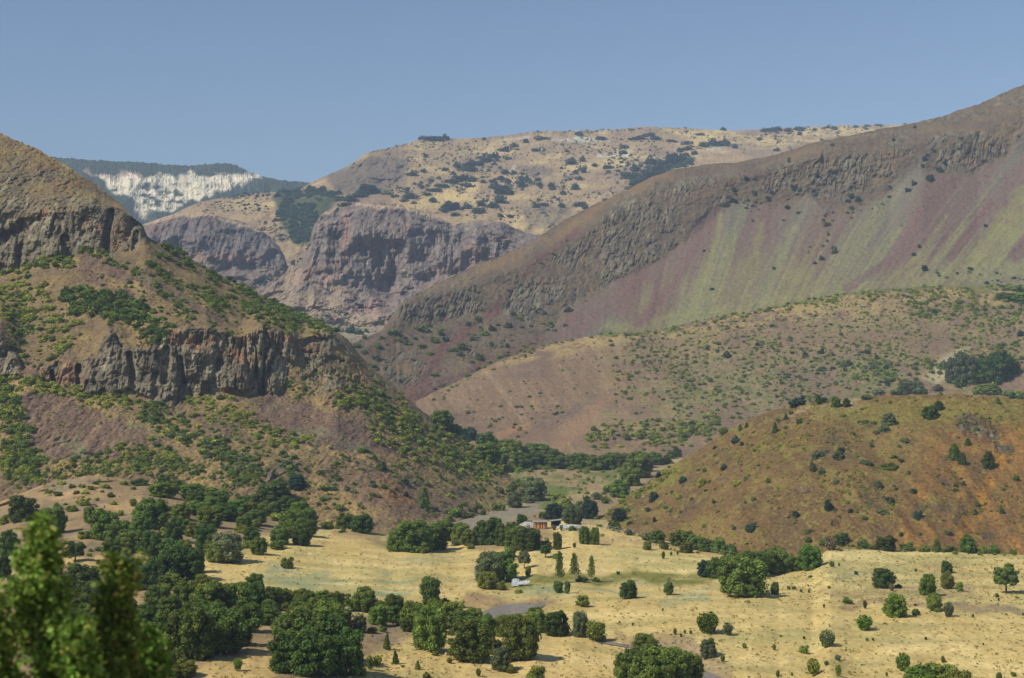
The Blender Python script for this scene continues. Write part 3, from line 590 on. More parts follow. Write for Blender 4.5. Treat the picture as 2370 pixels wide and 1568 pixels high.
# ---------- canyon walls
def h_relief_f(seed, bands):
    def rel(U, V, X, R, Z):
        wU, wV = warp(U, V, 10, 40, seed)
        rk = np.zeros_like(U)
        for b in bands: rk = np.maximum(rk, poly(wU, wV, b, 8))
        d = 16*fbm(X/70, Z/70, R/120, seed=seed+1, o=3)+1.3*crag(X, Z, R, 13, seed+31, 2.5)*sst(V, 500, 560)+5*fbm(X/22, Z/16, R/30, seed=seed+2, o=4, ridge=True)
        d = d+rk*(columns(X, Z, R, 5, 30, seed+3)*0.25+crag(X, Z, R, 5.0, seed+4, 2.2)+0.6*crag(X, Z, R, 2.0, seed+14, 3.0))
        return d, (rk, wU, wV)
    return rel
def h_colour_f(seed, extra=()):
    def colf(U, V, X, R, Z, mk):
        rk, wU, wV = mk
        a = fbm(X/26, Z/14, R/40, seed=seed+5, o=4); b = fbm(X/5, Z/5, R/8, seed=seed+6, o=3)
        c = np.zeros(U.shape+(3,), f4)+np.array(S(124, 106, 88), f4)
        c = mix(c, S(146, 124, 98), sst(a, 0.0, 0.5)*0.7); c = mix(c, S(112, 94, 80), sst(-a, 0, 0.5)*0.7)
        rock = rock_col(U, V, X*0.4, R*0.4, Z*0.4, seed+8, base=(110, 98, 86), dark=(74, 66, 62), stain=(132, 98, 80), pale=(138, 124, 106))
        c = c+(rock-c)*(rk*0.9)[..., None]
        for pts, w0, w1, colr, st in extra: c = mix(c, S(*colr), stroke(wU, wV, pts, w0, w1)*st)
        return c*(1+0.10*b)[..., None]
    return colf
H2 = [
  [(560, 860, 1000), (1400, 860, 1000)],
  [(560, 745, 1240), (700, 745, 1240), (850, 760, 1250), (1400, 720, 1260)],
  [(560, 700, 1330), (620, 690, 1335), (700, 660, 1350), (800, 665, 1360), (900, 680, 1370), (1000, 640, 1390), (1150, 600, 1420), (1300, 570, 1440), (1400, 560, 1440)],
  [(560, 694, 1350), (600, 680, 1352), (650, 640, 1372), (700, 590, 1390), (760, 520, 1405), (850, 505, 1415), (1000, 530, 1430), (1100, 540, 1440), (1200, 560, 1450), (1300, 540, 1470), (1400, 500, 1480)],
  [(560, 692, 1356), (595, 678, 1360), (640, 642, 1380), (700, 588, 1400), (718, 562, 1410), (722, 525, 1420), (745, 492, 1440), (800, 472, 1460), (860, 468, 1470), (920, 472, 1475), (1000, 496, 1480), (1050, 520, 1480), (1100, 509, 1490), (1160, 512, 1495), (1210, 534, 1500), (1260, 545, 1500), (1320, 510, 1510), (1400, 470, 1520)]]
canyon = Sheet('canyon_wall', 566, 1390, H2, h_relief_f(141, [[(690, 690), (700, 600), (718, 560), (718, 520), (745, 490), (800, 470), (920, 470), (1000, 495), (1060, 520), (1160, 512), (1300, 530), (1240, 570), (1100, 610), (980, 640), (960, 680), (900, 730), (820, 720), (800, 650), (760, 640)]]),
   h_colour_f(151, [([(800, 500), (805, 560), (800, 600)], 8, 5, (150, 112, 92), 0.5), ([(862, 700), (865, 725)], 12, 12, (170, 134, 110), 0.4), ([(640, 680), (740, 700), (850, 760)], 20, 20, (150, 130, 100), 0.5), ([(735, 495), (800, 474), (920, 474), (1000, 497), (1050, 521)], 4, 4, (190, 160, 120), 0.5),
                    ([(760, 760), (830, 770)], 12, 12, (128, 130, 90), 0.5)]), earth_mat('dark_cliff', 0.35, 0.5, 0.35, 1.2), smu=12, smv=2, ridge_amp=3, ridge_len=22, back=(0.3, 0.4), zrough=1.0, gain=(1.20, 1.26, 1.38))  # gain lifts the blue, painting some distance haze into the rock
H1 = [
  [(200, 860, 1150), (720, 860, 1150)],
  [(200, 640, 1500), (600, 690, 1490), (720, 720, 1480)],
  [(200, 590, 1590), (350, 585, 1590), (500, 600, 1590), (600, 628, 1590), (655, 630, 1600), (690, 660, 1600), (720, 700, 1600)],
  [(200, 540, 1625), (340, 532, 1625), (400, 510, 1630), (470, 506, 1635), (560, 530, 1640), (620, 555, 1640), (650, 590, 1640), (680, 650, 1640), (720, 695, 1640)],
  [(200, 540, 1640), (330, 522, 1645), (370, 505, 1650), (420, 495, 1655), (480, 493, 1660), (560, 513, 1670), (620, 541, 1675), (650, 574, 1675), (662, 600, 1670), (668, 625, 1660), (690, 660, 1650), (720, 692, 1645)]]
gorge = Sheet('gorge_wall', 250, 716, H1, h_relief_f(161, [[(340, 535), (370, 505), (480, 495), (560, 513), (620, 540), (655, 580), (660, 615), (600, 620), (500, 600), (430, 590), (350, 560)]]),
   h_colour_f(171, [([(340, 520), (420, 496), (500, 498), (600, 530)], 5, 4, (196, 164, 120), 0.6), ([(430, 590), (560, 600)], 8, 8, (150, 118, 92), 0.5)]), earth_mat('gorge_rock', 0.35, 0.5, 0.35, 1.2), smu=10, smv=2, ridge_amp=2.0, ridge_len=22, back=(0.3, 0.3), zrough=1.0, gain=(0.98, 1.06, 1.22))  # blue-weighted gain carries part of the air haze in the surface colour

# ---------- tan plateau
I = [
  [(200, 720, 1640), (700, 700, 1650), (1400, 640, 1660), (2900, 640, 1660)],
  [(200, 560, 1820), (500, 560, 1820), (640, 560, 1830), (800, 500, 1880), (1050, 520, 1850), (1300, 520, 1850), (1500, 480, 1880), (2900, 420, 1880)],
  [(200, 540, 1900), (340, 525, 1920), (430, 500, 1960), (600, 480, 2000), (760, 440, 2050), (900, 430, 2100), (1100, 430, 2120), (1400, 410, 2150), (1700, 370, 2200), (2900, 350, 2250)],
  [(200, 560, 1960), (300, 530, 1990), (340, 516, 2000), (400, 494, 2040), (430, 481, 2080), (470, 466, 2120), (520, 456, 2160), (600, 446, 2200), (690, 440, 2220), (715, 425, 2230), (745, 410, 2240), (780, 396, 2260), (820, 374, 2280), (850, 352, 2300), (900, 342, 2360), (975, 323, 2420), (1040, 320, 2450), (1120, 318, 2480), (1180, 311, 2500), (1250, 303, 2540), (1400, 300, 2600), (1500, 293, 2640), (1600, 297, 2680), (1700, 302, 2700), (1800, 296, 2720), (1950, 290, 2760), (2100, 288, 2800), (2369, 285, 2850), (2900, 285, 2900)]]
def i_relief(U, V, X, R, Z):
    wU, wV = warp(U, V, 12, 50, 181)
    d = 40*fbm(X/180, Z/120, R/220, seed=182, o=3)+12*fbm(X/45, Z/25, R/50, seed=183, o=4, ridge=True)
    s = U+0.9*V
    d = d+14*fbm(s/60, (V-U)/400, seed=184, o=3)
    rk = np.maximum.reduce([poly(wU, wV, [(750, 405), (850, 352), (940, 370), (930, 420), (900, 450), (780, 450)], 10), poly(wU, wV, [(1200, 395), (1260, 385), (1290, 410), (1240, 425)], 8)*0.8, poly(wU, wV, [(1200, 480), (1330, 470), (1310, 520), (1230, 540)], 10)*0.8])
    return (d+rk*crag(X, Z, R, 6, 185)), (rk, wU, wV)
def i_colour(U, V, X, R, Z, mk):
    rk, wU, wV = mk
    a = fbm(X/50, Z/24, R/70, seed=186, o=4); b = fbm(X/8, Z/5, R/12, seed=187, o=3)
    c = np.zeros(U.shape+(3,), f4)+np.array(S(168, 136, 96), f4)
    c = mix(c, S(200, 168, 110), sst(a, 0.05, 0.5)*0.8); c = mix(c, S(142, 114, 90), sst(-a, 0.0, 0.5)*0.8)
    c = mix(c, S(112, 94, 78), rk*0.85)
    c = mix(c, S(205, 192, 165), np.maximum.reduce([poly(wU, wV, [(1270, 318), (1340, 312), (1410, 325), (1340, 330)], 5), stroke(wU, wV, [(1380, 358), (1450, 360)], 4), stroke(wU, wV, [(1150, 318), (1220, 314)], 4)*0.6, stroke(wU, wV, [(1190, 380), (1170, 400)], 4)*0.6, stroke(wU, wV, [(1640, 352), (1680, 350)], 5)*0.6])*sst(b, -0.4, 0.2)*0.9)
    c = mix(c, S(214, 180, 112), poly(wU, wV, [(1560, 300), (2100, 290), (2000, 320), (1800, 345), (1600, 330)], 8)*sst(a+b, -0.4, 0.3)*0.6)
    c = mix(c, S(214, 178, 112), poly(wU, wV, [(930, 470), (1020, 450), (1100, 420), (1110, 440), (1060, 470), (1000, 480)], 10)*0.7)
    wood = np.maximum.reduce([poly(wU, wV, [(625, 450), (700, 445), (760, 440), (790, 460), (740, 500), (720, 560), (680, 560), (650, 520)], 8), stroke(wU, wV, [(1470, 410), (1540, 390), (1600, 370)], 12, 8)])
    c = mix(c, S(66, 76, 44), wood*0.9)
    return c*(1+0.10*b)[..., None]
plateau = Sheet('plateau', 230, 2720, I, i_relief, i_colour, earth_mat('tan_plateau', 0.25, 0.4, 0.35, 1.5), smu=10, smv=2, ridge_amp=1.8, ridge_len=30, back=(0.6, 0.02), zrough=1.0, gain=(0.90, 1.02, 1.12))  # gain raises blue to paint in haze that the thin volume lacks

# ---------- distant wooded mountain with chalk badlands
J = [
  [(-100, 620, 2808), (1000, 620, 2808)],
  [(-100, 520, 3120), (1000, 520, 3120)],
  [(-100, 440, 3393), (1000, 450, 3393)],
  [(-100, 400, 3510), (500, 405, 3510), (600, 412, 3510), (1000, 450, 3510)],
  [(-100, 340, 3705), (130, 364, 3705), (230, 371, 3705), (300, 373, 3705), (360, 378, 3705), (430, 383, 3705), (490, 378, 3705), (530, 377, 3705), (555, 385, 3705), (580, 398, 3666), (600, 406, 3627), (640, 415, 3588), (690, 424, 3588), (1000, 470, 3588)]]
def j_relief(U, V, X, R, Z):
    d = 60*fbm(X/260, Z/160, R/300, seed=191, o=3)
    g = fbm(X/70+0.4*Z/60, Z/150, seed=192, o=4, ridge=True)
    return d-60*g*sst(V, 395, 420), g
def j_colour(U, V, X, R, Z, mk):
    wU, wV = warp(U, V, 16, 22, 193)
    n = 0.55*fbm(X/38, Z/26, R/80, seed=194, o=4)+0.6*fbm(X/13+0.5*Z/13, Z/11, seed=196, o=4); b = fbm(X/18, Z/12, seed=195, o=3)
    c = np.zeros(U.shape+(3,), f4)+np.array(S(48, 60, 34), f4)
    c = mix(c, S(72, 84, 46), sst(b, -0.1, 0.5)*0.6)
    wh = poly(wU, wV, [(215, 400), (300, 408), (360, 402), (400, 412), (440, 398), (470, 405), (520, 402), (560, 404), (600, 406), (590, 420), (530, 432), (500, 445), (440, 470), (400, 485), (330, 492), (290, 460), (240, 425)], 5)
    wh = wh*sst(n+0.35*(mk if mk is not None else 0)+0.15, -0.12, 0.12)
    wh = np.maximum.reduce([wh, stroke(wU, wV, [(300, 452), (380, 440), (470, 425), (560, 410), (600, 408)], 5, 3), stroke(U, V, [(382, 412), (386, 428)], 9, 14)*0.9, stroke(U, V, [(420, 412), (425, 432)], 9, 14)*0.9, stroke(U, V, [(446, 404), (448, 420)], 6, 8)*0.9, stroke(wU, wV, [(300, 440), (330, 480)], 14, 20)*0.8*sst(n, -0.3, 0.2)])
    c = mix(c, S(228, 216, 184), wh*0.88)
    c = mix(c, S(170, 140, 112), stroke(wU, wV, [(200, 400), (260, 408), (330, 405)], 6, 4)*0.6)
    return c
far_m = Sheet('distant_mountain', -60, 960, J, j_relief, j_colour, earth_mat('wooded_chalk', 0.02, 0.6, 0.35, 6), smu=3, smv=2, ridge_amp=2.2, ridge_len=6, back=(0.4, 0.3), zrough=4.0)
# low plain beneath and beyond everything, out to the horizon
bm_co = np.array([(-26000, -400, -86), (26000, -400, -86), (26000, 40000, -86), (-26000, 40000, -86)], f4)
pl = link(bpy.data.objects.new('plain', mesh_from('plain', bm_co, np.array([[0, 1, 2, 3]]), np.array([S(160, 136, 96)]*4, f4), False, (MEADOW,)))); pl['kind'] = 'structure'

# ------------------------------------------------------------------ vegetation
DARK = (0.105, 0.155, 0.028); MID = (0.170, 0.225, 0.036); YEL = (0.290, 0.320, 0.046); GREY = (0.165, 0.195, 0.080); BRIGHT = (0.160, 0.240, 0.026); OLIVE = (0.185, 0.205, 0.032); BLUE = (0.052, 0.092, 0.052); DRY = (0.20, 0.16, 0.09)
def quads(p, nrm, size, rg, asp=0.75):
    """leaf clumps: one bent quad each"""
    n = len(p); t = rg.normal(size=(n, 3)); t -= (t*nrm).sum(1, keepdims=True)*nrm; t /= np.linalg.norm(t, axis=1, keepdims=True)+1e-9
    b = np.cross(nrm, t); s = size[:, None]
    co = np.stack([p-t*s, p-b*s*asp+nrm*s*0.15, p+t*s, p+b*s*asp+nrm*s*0.15], 1)
    co += rg.normal(size=co.shape)*s[:, None]*0.18
    return co.reshape(-1, 3), np.arange(n*4).reshape(n, 4)
def lobed(lobes, nleaf, leaf, colr, rg, var=0.35, up=0.25):
    L = np.array(lobes, float); area = (L[:, 3]*L[:, 5]+L[:, 3]**2); pr = area/area.sum()
    k = rg.choice(len(L), nleaf, p=pr); d = rg.normal(size=(nleaf, 3)); d[:, 2] += 0.15; d /= np.linalg.norm(d, axis=1, keepdims=True)
    rr = 1-np.abs(rg.normal(size=(nleaf, 1)))*0.16+(rg.random((nleaf, 1)) > 0.88)*0.24*rg.random((nleaf, 1))
    bump = 1+0.16*np.sin(d[:, :1]*9+k[:, None])*np.cos(d[:, 1:2]*8+k[:, None]*2)
    p = L[k, :3]+d*L[k][:, [3, 4, 5]]*rr*bump
    keep = np.ones(nleaf, bool)
    for j in range(len(L)):
        q = (((p-L[j, :3])/L[j, 3:6])**2).sum(1); keep &= ~((q < 0.50) & (k != j))
    keep &= p[:, 2] > 0.0
    p = p[keep]; d = d[keep]; k = k[keep]
    nr = d+rg.normal(size=d.shape)*0.50; nr[:, 2] += up; nr /= np.linalg.norm(nr, axis=1, keepdims=True)
    size = leaf*(0.6+0.8*rg.random(len(p)))
    co, fa = quads(p, nr, size, rg)
    lb = rg.normal(size=len(L))*0.17
    f = (1+var*rg.normal(size=len(p))*0.7+lb[k]).clip(0.45, 1.9)
    hue = rg.normal(size=len(p))*0.10
    c = np.array(colr)[None]*f[:, None]*np.stack([1+hue*1.6, 1+hue*0.3, 1-hue], 1)
    return co, fa, np.repeat(c, 4, 0)
def merge(parts):
    co = []; fa = []; cl = []; o = 0
    for c, f, k in parts: co.append(c); fa.append(f+o); cl.append(k); o += len(c)
    return np.concatenate(co), np.concatenate(fa), np.concatenate(cl)
def core(lobes, colr, k=0.80):
    """dense inner twigs and leaves, so that a crown is not see-through"""
    out = []
    for l in lobes:
        A = 8; B = 5; th = np.linspace(0, 2*np.pi, A, endpoint=False); ph = np.linspace(0.25, np.pi-0.25, B)
        g = np.array([[math.sin(b)*math.cos(a), math.sin(b)*math.sin(a), math.cos(b)] for b in ph for a in th])
        g = g*(1+0.12*rng.normal(size=(len(g), 1)))
        co = np.array(l[:3])+g*np.array(l[3:6])*k; co[:, 2] = co[:, 2].clip(0.01)
        fa = np.array([[i*A+j, i*A+(j+1) % A, (i+1)*A+(j+1) % A, (i+1)*A+j] for i in range(B-1) for j in range(A)]+[[0, 1, 2, 3], [4, 5, 6, 7], [0, 3, 4, 7], [(B-1)*A+i for i in (3, 2, 1, 0)], [(B-1)*A+i for i in (7, 6, 5, 4)], [(B-1)*A+i for i in (7, 4, 3, 0)]])
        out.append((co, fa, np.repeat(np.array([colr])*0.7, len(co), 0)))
    return merge(out)
def tube(pts, radii, colr=None, sides=6):
    co = []; n = len(pts)
    for i, (p, r) in enumerate(zip(pts, radii)):
        p = np.array(p, float); d = np.array(pts[min(i+1, n-1)], float)-np.array(pts[max(i-1, 0)], float); d /= np.linalg.norm(d)+1e-9
        a = np.cross(d, (0.3, 1, 0.2)); a /= np.linalg.norm(a); b = np.cross(d, a)
        for k in range(sides):
            t = 2*math.pi*k/sides; co.append(p+r*(a*math.cos(t)+b*math.sin(t)))
    fa = [[i*sides+k, i*sides+(k+1) % sides, (i+1)*sides+(k+1) % sides, (i+1)*sides+k] for i in range(n-1) for k in range(sides)]
    co = np.array(co); return co, np.array(fa), np.ones((len(co), 3))*0.1
def trunk_parts(rg, hub=0.45, lean=0.04, r=0.035, nb=5, spread=0.3):
    a = (rg.normal()*lean, rg.normal()*lean, hub)
    ps = [tube([(0, 0, -0.10), (a[0]*0.3, a[1]*0.3, hub*0.5), a], [r*1.4, r, r*0.7])]
    for i in range(nb):
        t = 2*math.pi*i/nb+rg.random(); e = (a[0]+math.cos(t)*spread, a[1]+math.sin(t)*spread, hub+0.22+0.15*rg.random())
        m = ((a[0]+e[0])/2, (a[1]+e[1])/2, (a[2]+e[2])/2-0.04)
        ps.append(tube([(a[0]*0.7, a[1]*0.7, hub*0.75), m, e], [r*0.55, r*0.4, r*0.12], sides=5))
    return merge(ps)
def oak_lobes(rg, n, lo=0.06, wide=0.33):
    out = [(0, 0, 0.52, 0.32, 0.32, 0.36)]
    for i in range(7):
        t = i*0.9+rg.random()*0.5; r = 0.13+0.05*rg.random(); out.append((math.cos(t)*0.30, math.sin(t)*0.30, lo+0.06+0.10*rg.random(), r*1.1, r*1.1, r))
    for i in range(n):
        t = 2*math.pi*(i+0.6*rg.random())/n*3.4; z = lo+0.16+(0.92-lo-0.16)*((i+0.5)/n); w = (wide+0.10*rg.random())*math.sqrt(max(0.12, 1-((z-0.45)/0.52)**2))
        r = 0.075+0.085*rg.random(); out.append((math.cos(t)*w, math.sin(t)*w, z, r*1.15, r*1.15, r))
    for i in range(5):
        t = rg.random()*6.28; r = 0.08+0.05*rg.random(); z = 0.25+0.62*rg.random(); w = 0.34*math.sqrt(max(0.15, 1-((z-0.45)/0.5)**2)); out.append((math.cos(t)*w, math.sin(t)*w, z, r, r, r))
    return out
def bush_lobes(rg, n):
    out = [(0, 0, 0.38, 0.34, 0.34, 0.38)]
    for i in range(n):
        t = 2*math.pi*(i+rg.random())/n; r = 0.16+0.09*rg.random(); w = 0.30-0.06*rg.random(); z = 0.16+0.6*rg.random()*(1 if i % 2 else 0.5)
        out.append((math.cos(t)*w*(1-0.4*max(0, z-0.4)), math.sin(t)*w*(1-0.4*max(0, z-0.4)), z, r, r, r*1.1))
    return out
CROWN = {}; TRUNK = {}
def get_crown(kind, colname, colr, var):
    key = (kind, colname, var)
    if key in CROWN: return CROWN[key]
    rg = np.random.default_rng(abs(hash((len(kind)*7+ord(kind[0])*31, var*101)))%100000+var)
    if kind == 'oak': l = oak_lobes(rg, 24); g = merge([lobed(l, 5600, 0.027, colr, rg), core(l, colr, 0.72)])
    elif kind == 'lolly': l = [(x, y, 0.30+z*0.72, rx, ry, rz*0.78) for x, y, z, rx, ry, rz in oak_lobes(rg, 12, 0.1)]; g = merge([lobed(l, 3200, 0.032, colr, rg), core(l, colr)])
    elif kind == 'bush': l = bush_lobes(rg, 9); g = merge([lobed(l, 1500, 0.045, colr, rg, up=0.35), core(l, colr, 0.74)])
    elif kind == 'spiky':
        n = 900; t = rg.random(n)*6.28; e = rg.random(n)**0.6; r = 0.48*e; zz = (0.15+0.85*rg.random(n))*(1-0.45*e**2)
        rr = r*(0.35+0.75*zz); p = np.stack([np.cos(t)*rr*1.1, np.sin(t)*rr*1.1, zz], 1); nr = rg.normal(size=(n, 3)); nr[:, 2] *= 0.3; nr /= np.linalg.norm(nr, axis=1, keepdims=True)
        co, fa = quads(p, nr, 0.05*(0.6+rg.random(n)), rg); f = 1+0.3*rg.normal(size=n); g = (co, fa, np.repeat(np.array(colr)[None]*f[:, None].clip(0.4, 2), 4, 0))
    elif kind == 'sparse':
        l = [(0.02*rg.normal(), 0.02*rg.normal(), 0.30+0.66*i/9, 0.33*(1-0.75*i/9)+0.06, 0.33*(1-0.75*i/9)+0.06, 0.07) for i in range(10)]
        n = 1700; k = rg.integers(0, 10, n); L = np.array(l); d = rg.normal(size=(n, 3)); d /= np.linalg.norm(d, axis=1, keepdims=True); p = L[k, :3]+d*L[k][:, 3:6]*rg.random((n, 1))**0.5*1.25
        co, fa = quads(p, rg.normal(size=(n, 3))/1.7, 0.030*(0.6+rg.random(n)), rg); g = (co, fa, np.repeat(np.array(colr)[None]*(1+0.3*rg.normal(size=(n, 1))).clip(0.4, 2), 4, 0))
    elif kind == 'pine':
        ps = []
        for i in range(9):
            z = 0.12+0.80*i/8; w = 0.46*(1-(i/9.5))**0.7; m = 9-i//2
            for j in range(m):
                t = 2*math.pi*(j+rg.random()*0.6)/m; q = w*(0.75+0.4*rg.random())
                l = [(math.cos(t)*q*0.62, math.sin(t)*q*0.62, z, 0.05+abs(math.cos(t))*q*0.42, 0.05+abs(math.sin(t))*q*0.42, 0.040)]
                ps.append(lobed(l, 90, 0.028, colr, rg, up=0.6))
        g = merge(ps)
    elif kind == 'cone':
        l = [(0.02*rg.normal(), 0.02*rg.normal(), 0.15+0.75*i/6, 0.42*(1-i/8.0)**0.8, 0.42*(1-i/8.0)**0.8, 0.15) for i in range(7)]; g = merge([lobed(l, 1200, 0.04, colr, rg), core(l, colr, 0.8)])
    elif kind == 'upright':
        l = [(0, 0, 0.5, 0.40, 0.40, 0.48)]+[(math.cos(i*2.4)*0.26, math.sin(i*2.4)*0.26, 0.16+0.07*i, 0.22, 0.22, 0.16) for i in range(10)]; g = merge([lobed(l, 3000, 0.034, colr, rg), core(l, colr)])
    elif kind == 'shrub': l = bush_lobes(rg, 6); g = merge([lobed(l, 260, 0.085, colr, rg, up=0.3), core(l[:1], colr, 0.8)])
    elif kind == 'tuft': l = bush_lobes(rg, 4); g = lobed(l, 46, 0.17, colr, rg, up=0.3)
    CROWN[key] = mesh_from('crown', g[0], g[1], g[2], False, (LEAF,))
    CROWN[key]['geo'] = 0; GEO[key] = g
    return CROWN[key]
GEO = {}
def get_trunk(kind, var, pale):
    key = (kind, var, pale)
    if key not in TRUNK:
        rg = np.random.default_rng(var+77)
        if kind in ('pine', 'sparse', 'cone', 'upright'): g = tube([(0, 0, -0.08), (0, 0, 0.4), (0.01, 0, 0.93)], [0.03, 0.02, 0.006])
        elif kind == 'lolly': g = trunk_parts(rg, 0.42, 0.02, 0.035)
        else: g = trunk_parts(rg, 0.34, 0.05, 0.030)
        TRUNK[key] = mesh_from('trunk', g[0], g[1], None, True, (PALE_BARK if pale else BARK,))
    return TRUNK[key]
COLS = {'dark': DARK, 'mid': MID, 'yel': YEL, 'grey': GREY, 'bright': BRIGHT, 'olive': OLIVE, 'blue': BLUE, 'dry': DRY}
COLW = {'dark': 'dark green', 'mid': 'green', 'yel': 'yellow-green', 'grey': 'grey-green', 'bright': 'bright green', 'olive': 'olive green', 'blue': 'blue-green', 'dry': 'dry grey'}
NAMES = {'oak': ('oak_tree', 'tree', 'broad crowned tree'), 'lolly': ('field_tree', 'tree', 'round crowned tree on a bare trunk'), 'bush': ('bush', 'bush', 'rounded bush'), 'spiky': ('bush', 'bush', 'spiky open bush'), 'sparse': ('poplar_tree', 'tree', 'thin young poplar'), 'pine': ('pine_tree', 'tree', 'layered pine'), 'cone': ('juniper', 'tree', 'cone shaped juniper'), 'upright': ('oak_tree', 'tree', 'tall egg shaped tree'), 'shrub': ('shrub', 'shrub', 'shrub')}
def tag(o, label, cat, group=None, kind=None):
    if label: o['label'] = label
    if cat: o['category'] = cat
    if group: o['group'] = group
    if kind: o['kind'] = kind
QUEUE = []
def plant(kind, colname, u, v, w, h, label=None, group=None, only=None, pale=False, split=True, sink=0.03, where=''):
    """remember a tree or bush with its foot at (u, v) of the print and w by h print pixels in size; label None = described later by what it stands beside"""
    hh = hit(u, v, only)
    if hh is None: return
    QUEUE.append([kind, colname, u, v, w, h, label, where, hh, pale, split, sink])
LAND = [(1251, 1212, 'striped shed'), (1710, 1320, 'great broad oak'), (2325, 1330, 'lone umbrella shaped tree'), (1180, 1415, 'asphalt bend'), (995, 1370, 'egg shaped meadow tree'), (1145, 1330, 'big meadow clump'), (1330, 1325, 'three young poplars'), (1640, 1460, 'large bright spiky bush'),
 (980, 1160, 'pine on the slope'), (1240, 1135, 'pale willows'), (450, 850, 'lower cliff band'), (200, 540, 'upper cliff'), (400, 430, 'chalk badlands'), (690, 500, 'green ravine'), (850, 560, 'canyon dome'), (1010, 318, 'grove on the brow'), (1345, 322, 'white patch'), (2140, 400, 'red chute'), (2140, 620, 'lone scree bush'), (2280, 850, 'gully grove'),
 (1940, 930, 'crest bush pair'), (2200, 1060, 'orange soil pines'), (100, 1320, 'near poplars'), (300, 1140, 'bare knoll'), (665, 1300, 'solitary meadow bush'), (1310, 1130, 'river flats'), (950, 1270, 'widest meadow clump'), (2065, 1405, 'large bright field tree'), (1500, 640, 'green streaked scree'), (1500, 500, 'ribbed grey crag'), (1950, 380, 'rim cliffs'), (980, 720, 'rock nose'), (1000, 860, 'red chutes by the gorge'),
 (200, 700, 'upper slope thicket'), (620, 690, 'left hill spur'), (150, 990, 'purple scree'), (800, 980, 'grey green scree'), (1000, 1050, 'lower spur'), (500, 1050, 'dark slope thicket'), (620, 1140, 'left hill foot'), (1350, 930, 'bare brown slope'), (1700, 900, 'dotted slope middle'), (1500, 1010, 'slope foot'), (2000, 700, 'dry rim'), (1600, 1160, 'left ochre flank'), (1900, 1120, 'middle ochre slope'), (1550, 1260, 'rim fence'), (2150, 1275, 'far field rim'), (800, 1440, 'bottom wood'), (1070, 1500, 'bottom conifers'), (400, 1400, 'left wood'), (540, 1520, 'bare gap'), (1560, 1520, 'road bank'), (2200, 1540, 'bottom right thicket'), (1750, 1520, 'lower field'), (1050, 400, 'tan brow slope'), (1250, 440, 'plateau gullies'), (1550, 390, 'dark plateau wood'), (1800, 320, 'far plateau edge'), (560, 480, 'tan gorge rim')]
SHORT = {'oak': 'tree', 'lolly': 'tree', 'bush': 'bush', 'spiky': 'spiky bush', 'sparse': 'poplar', 'pine': 'pine', 'cone': 'juniper', 'upright': 'oval tree', 'shrub': 'shrub'}
ORD = ['first', 'second', 'third', 'fourth', 'fifth', 'sixth', 'seventh', 'eighth', 'ninth', 'tenth', 'eleventh', 'twelfth']; NUM = ['', 'one', 'two', 'three', 'four', 'five', 'six', 'seven', 'eight', 'nine', 'ten', 'eleven', 'twelve']
def describe(q):
    kind, cn, u, v, w, h = q[:6]
    sz = 'tiny' if w < 7 else 'small' if w < 14 else 'middling' if w < 26 else 'large' if w < 50 else 'huge'
    lu, lv, ln = min(LAND, key=lambda t: math.hypot(t[0]-u, (t[1]-v)*1.4))
    d = math.hypot(lu-u, lv-v); a = math.atan2(-(v-h/2-lv), u-lu)
    dr = ['right of', 'above right of', 'above', 'above left of', 'left of', 'below left of', 'below', 'below right of'][int(round(a/(math.pi/4))) % 8]
    if d < 22: return f"{sz} {COLW[cn]} {SHORT[kind]} at {ln}"
    return f"{sz} {COLW[cn]} {SHORT[kind]} {'just ' if d < 60 else ''}{dr} {ln}"
def settle(cap=290):
    """build the queue: the largest of each kind as things of their own, the rest of that kind as one mass"""
    tree = [q for q in QUEUE if q[0] == 'oak']; shr = [q for q in QUEUE if q[0] == 'shrub']; oth = [q for q in QUEUE if q[0] not in ('oak', 'shrub')]
    for g in (tree, shr): g.sort(key=lambda q: (q[6] is None, -q[4]*q[5]))
    things = tree[:cap]+shr[:cap]+oth
    seen = {}
    for q in things:
        if q[6] is None: seen.setdefault(describe(q), []).append(q)
    for lab, qs in seen.items():
        qs.sort(key=lambda q: q[2])
        for i, q in enumerate(qs):
            q[6] = lab if len(qs) == 1 or len(qs) > 12 else f"{lab}, {ORD[i]} of {NUM[len(qs)]}"
    for q in things: build_plant(q)
    for name, rest, txt in (('far_trees', tree[cap:], 'smallest far off trees in the groves of the plateau and valley'), ('scrub', shr[cap:], 'smallest shrubs and scrub plants over all the slopes')):
        if not rest: continue
        rg = np.random.default_rng(5); co = []; fa = []; cl = []; o = 0
        for q in rest:
            gk = 'shrub' if q[4] > 9 else 'tuft'; var = int(rg.integers(3)); get_crown(gk, q[1], COLS[q[1]], var); g = GEO[(gk, q[1], var)]
            (x, y, z), r, _ = q[8]; w = q[4]*r/F*1.08; h = q[5]*r/F*1.1; a = rg.random()*6.28; ca, sa = math.cos(a), math.sin(a)
            p = g[0]*np.array([w, w, h]); p = np.stack([p[:, 0]*ca-p[:, 1]*sa+x, p[:, 0]*sa+p[:, 1]*ca+y+w*0.25, p[:, 2]+z-h*0.1], 1)
            co.append(p); fa.append(g[1]+o); cl.append(g[2]*rg.uniform(0.75, 1.3)); o += len(p)
        ob = link(bpy.data.objects.new(name, mesh_from(name, np.concatenate(co), np.concatenate(fa), np.concatenate(cl), False, (LEAF,)))); tag(ob, txt, 'scrub' if name == 'scrub' else 'trees', None, 'stuff')
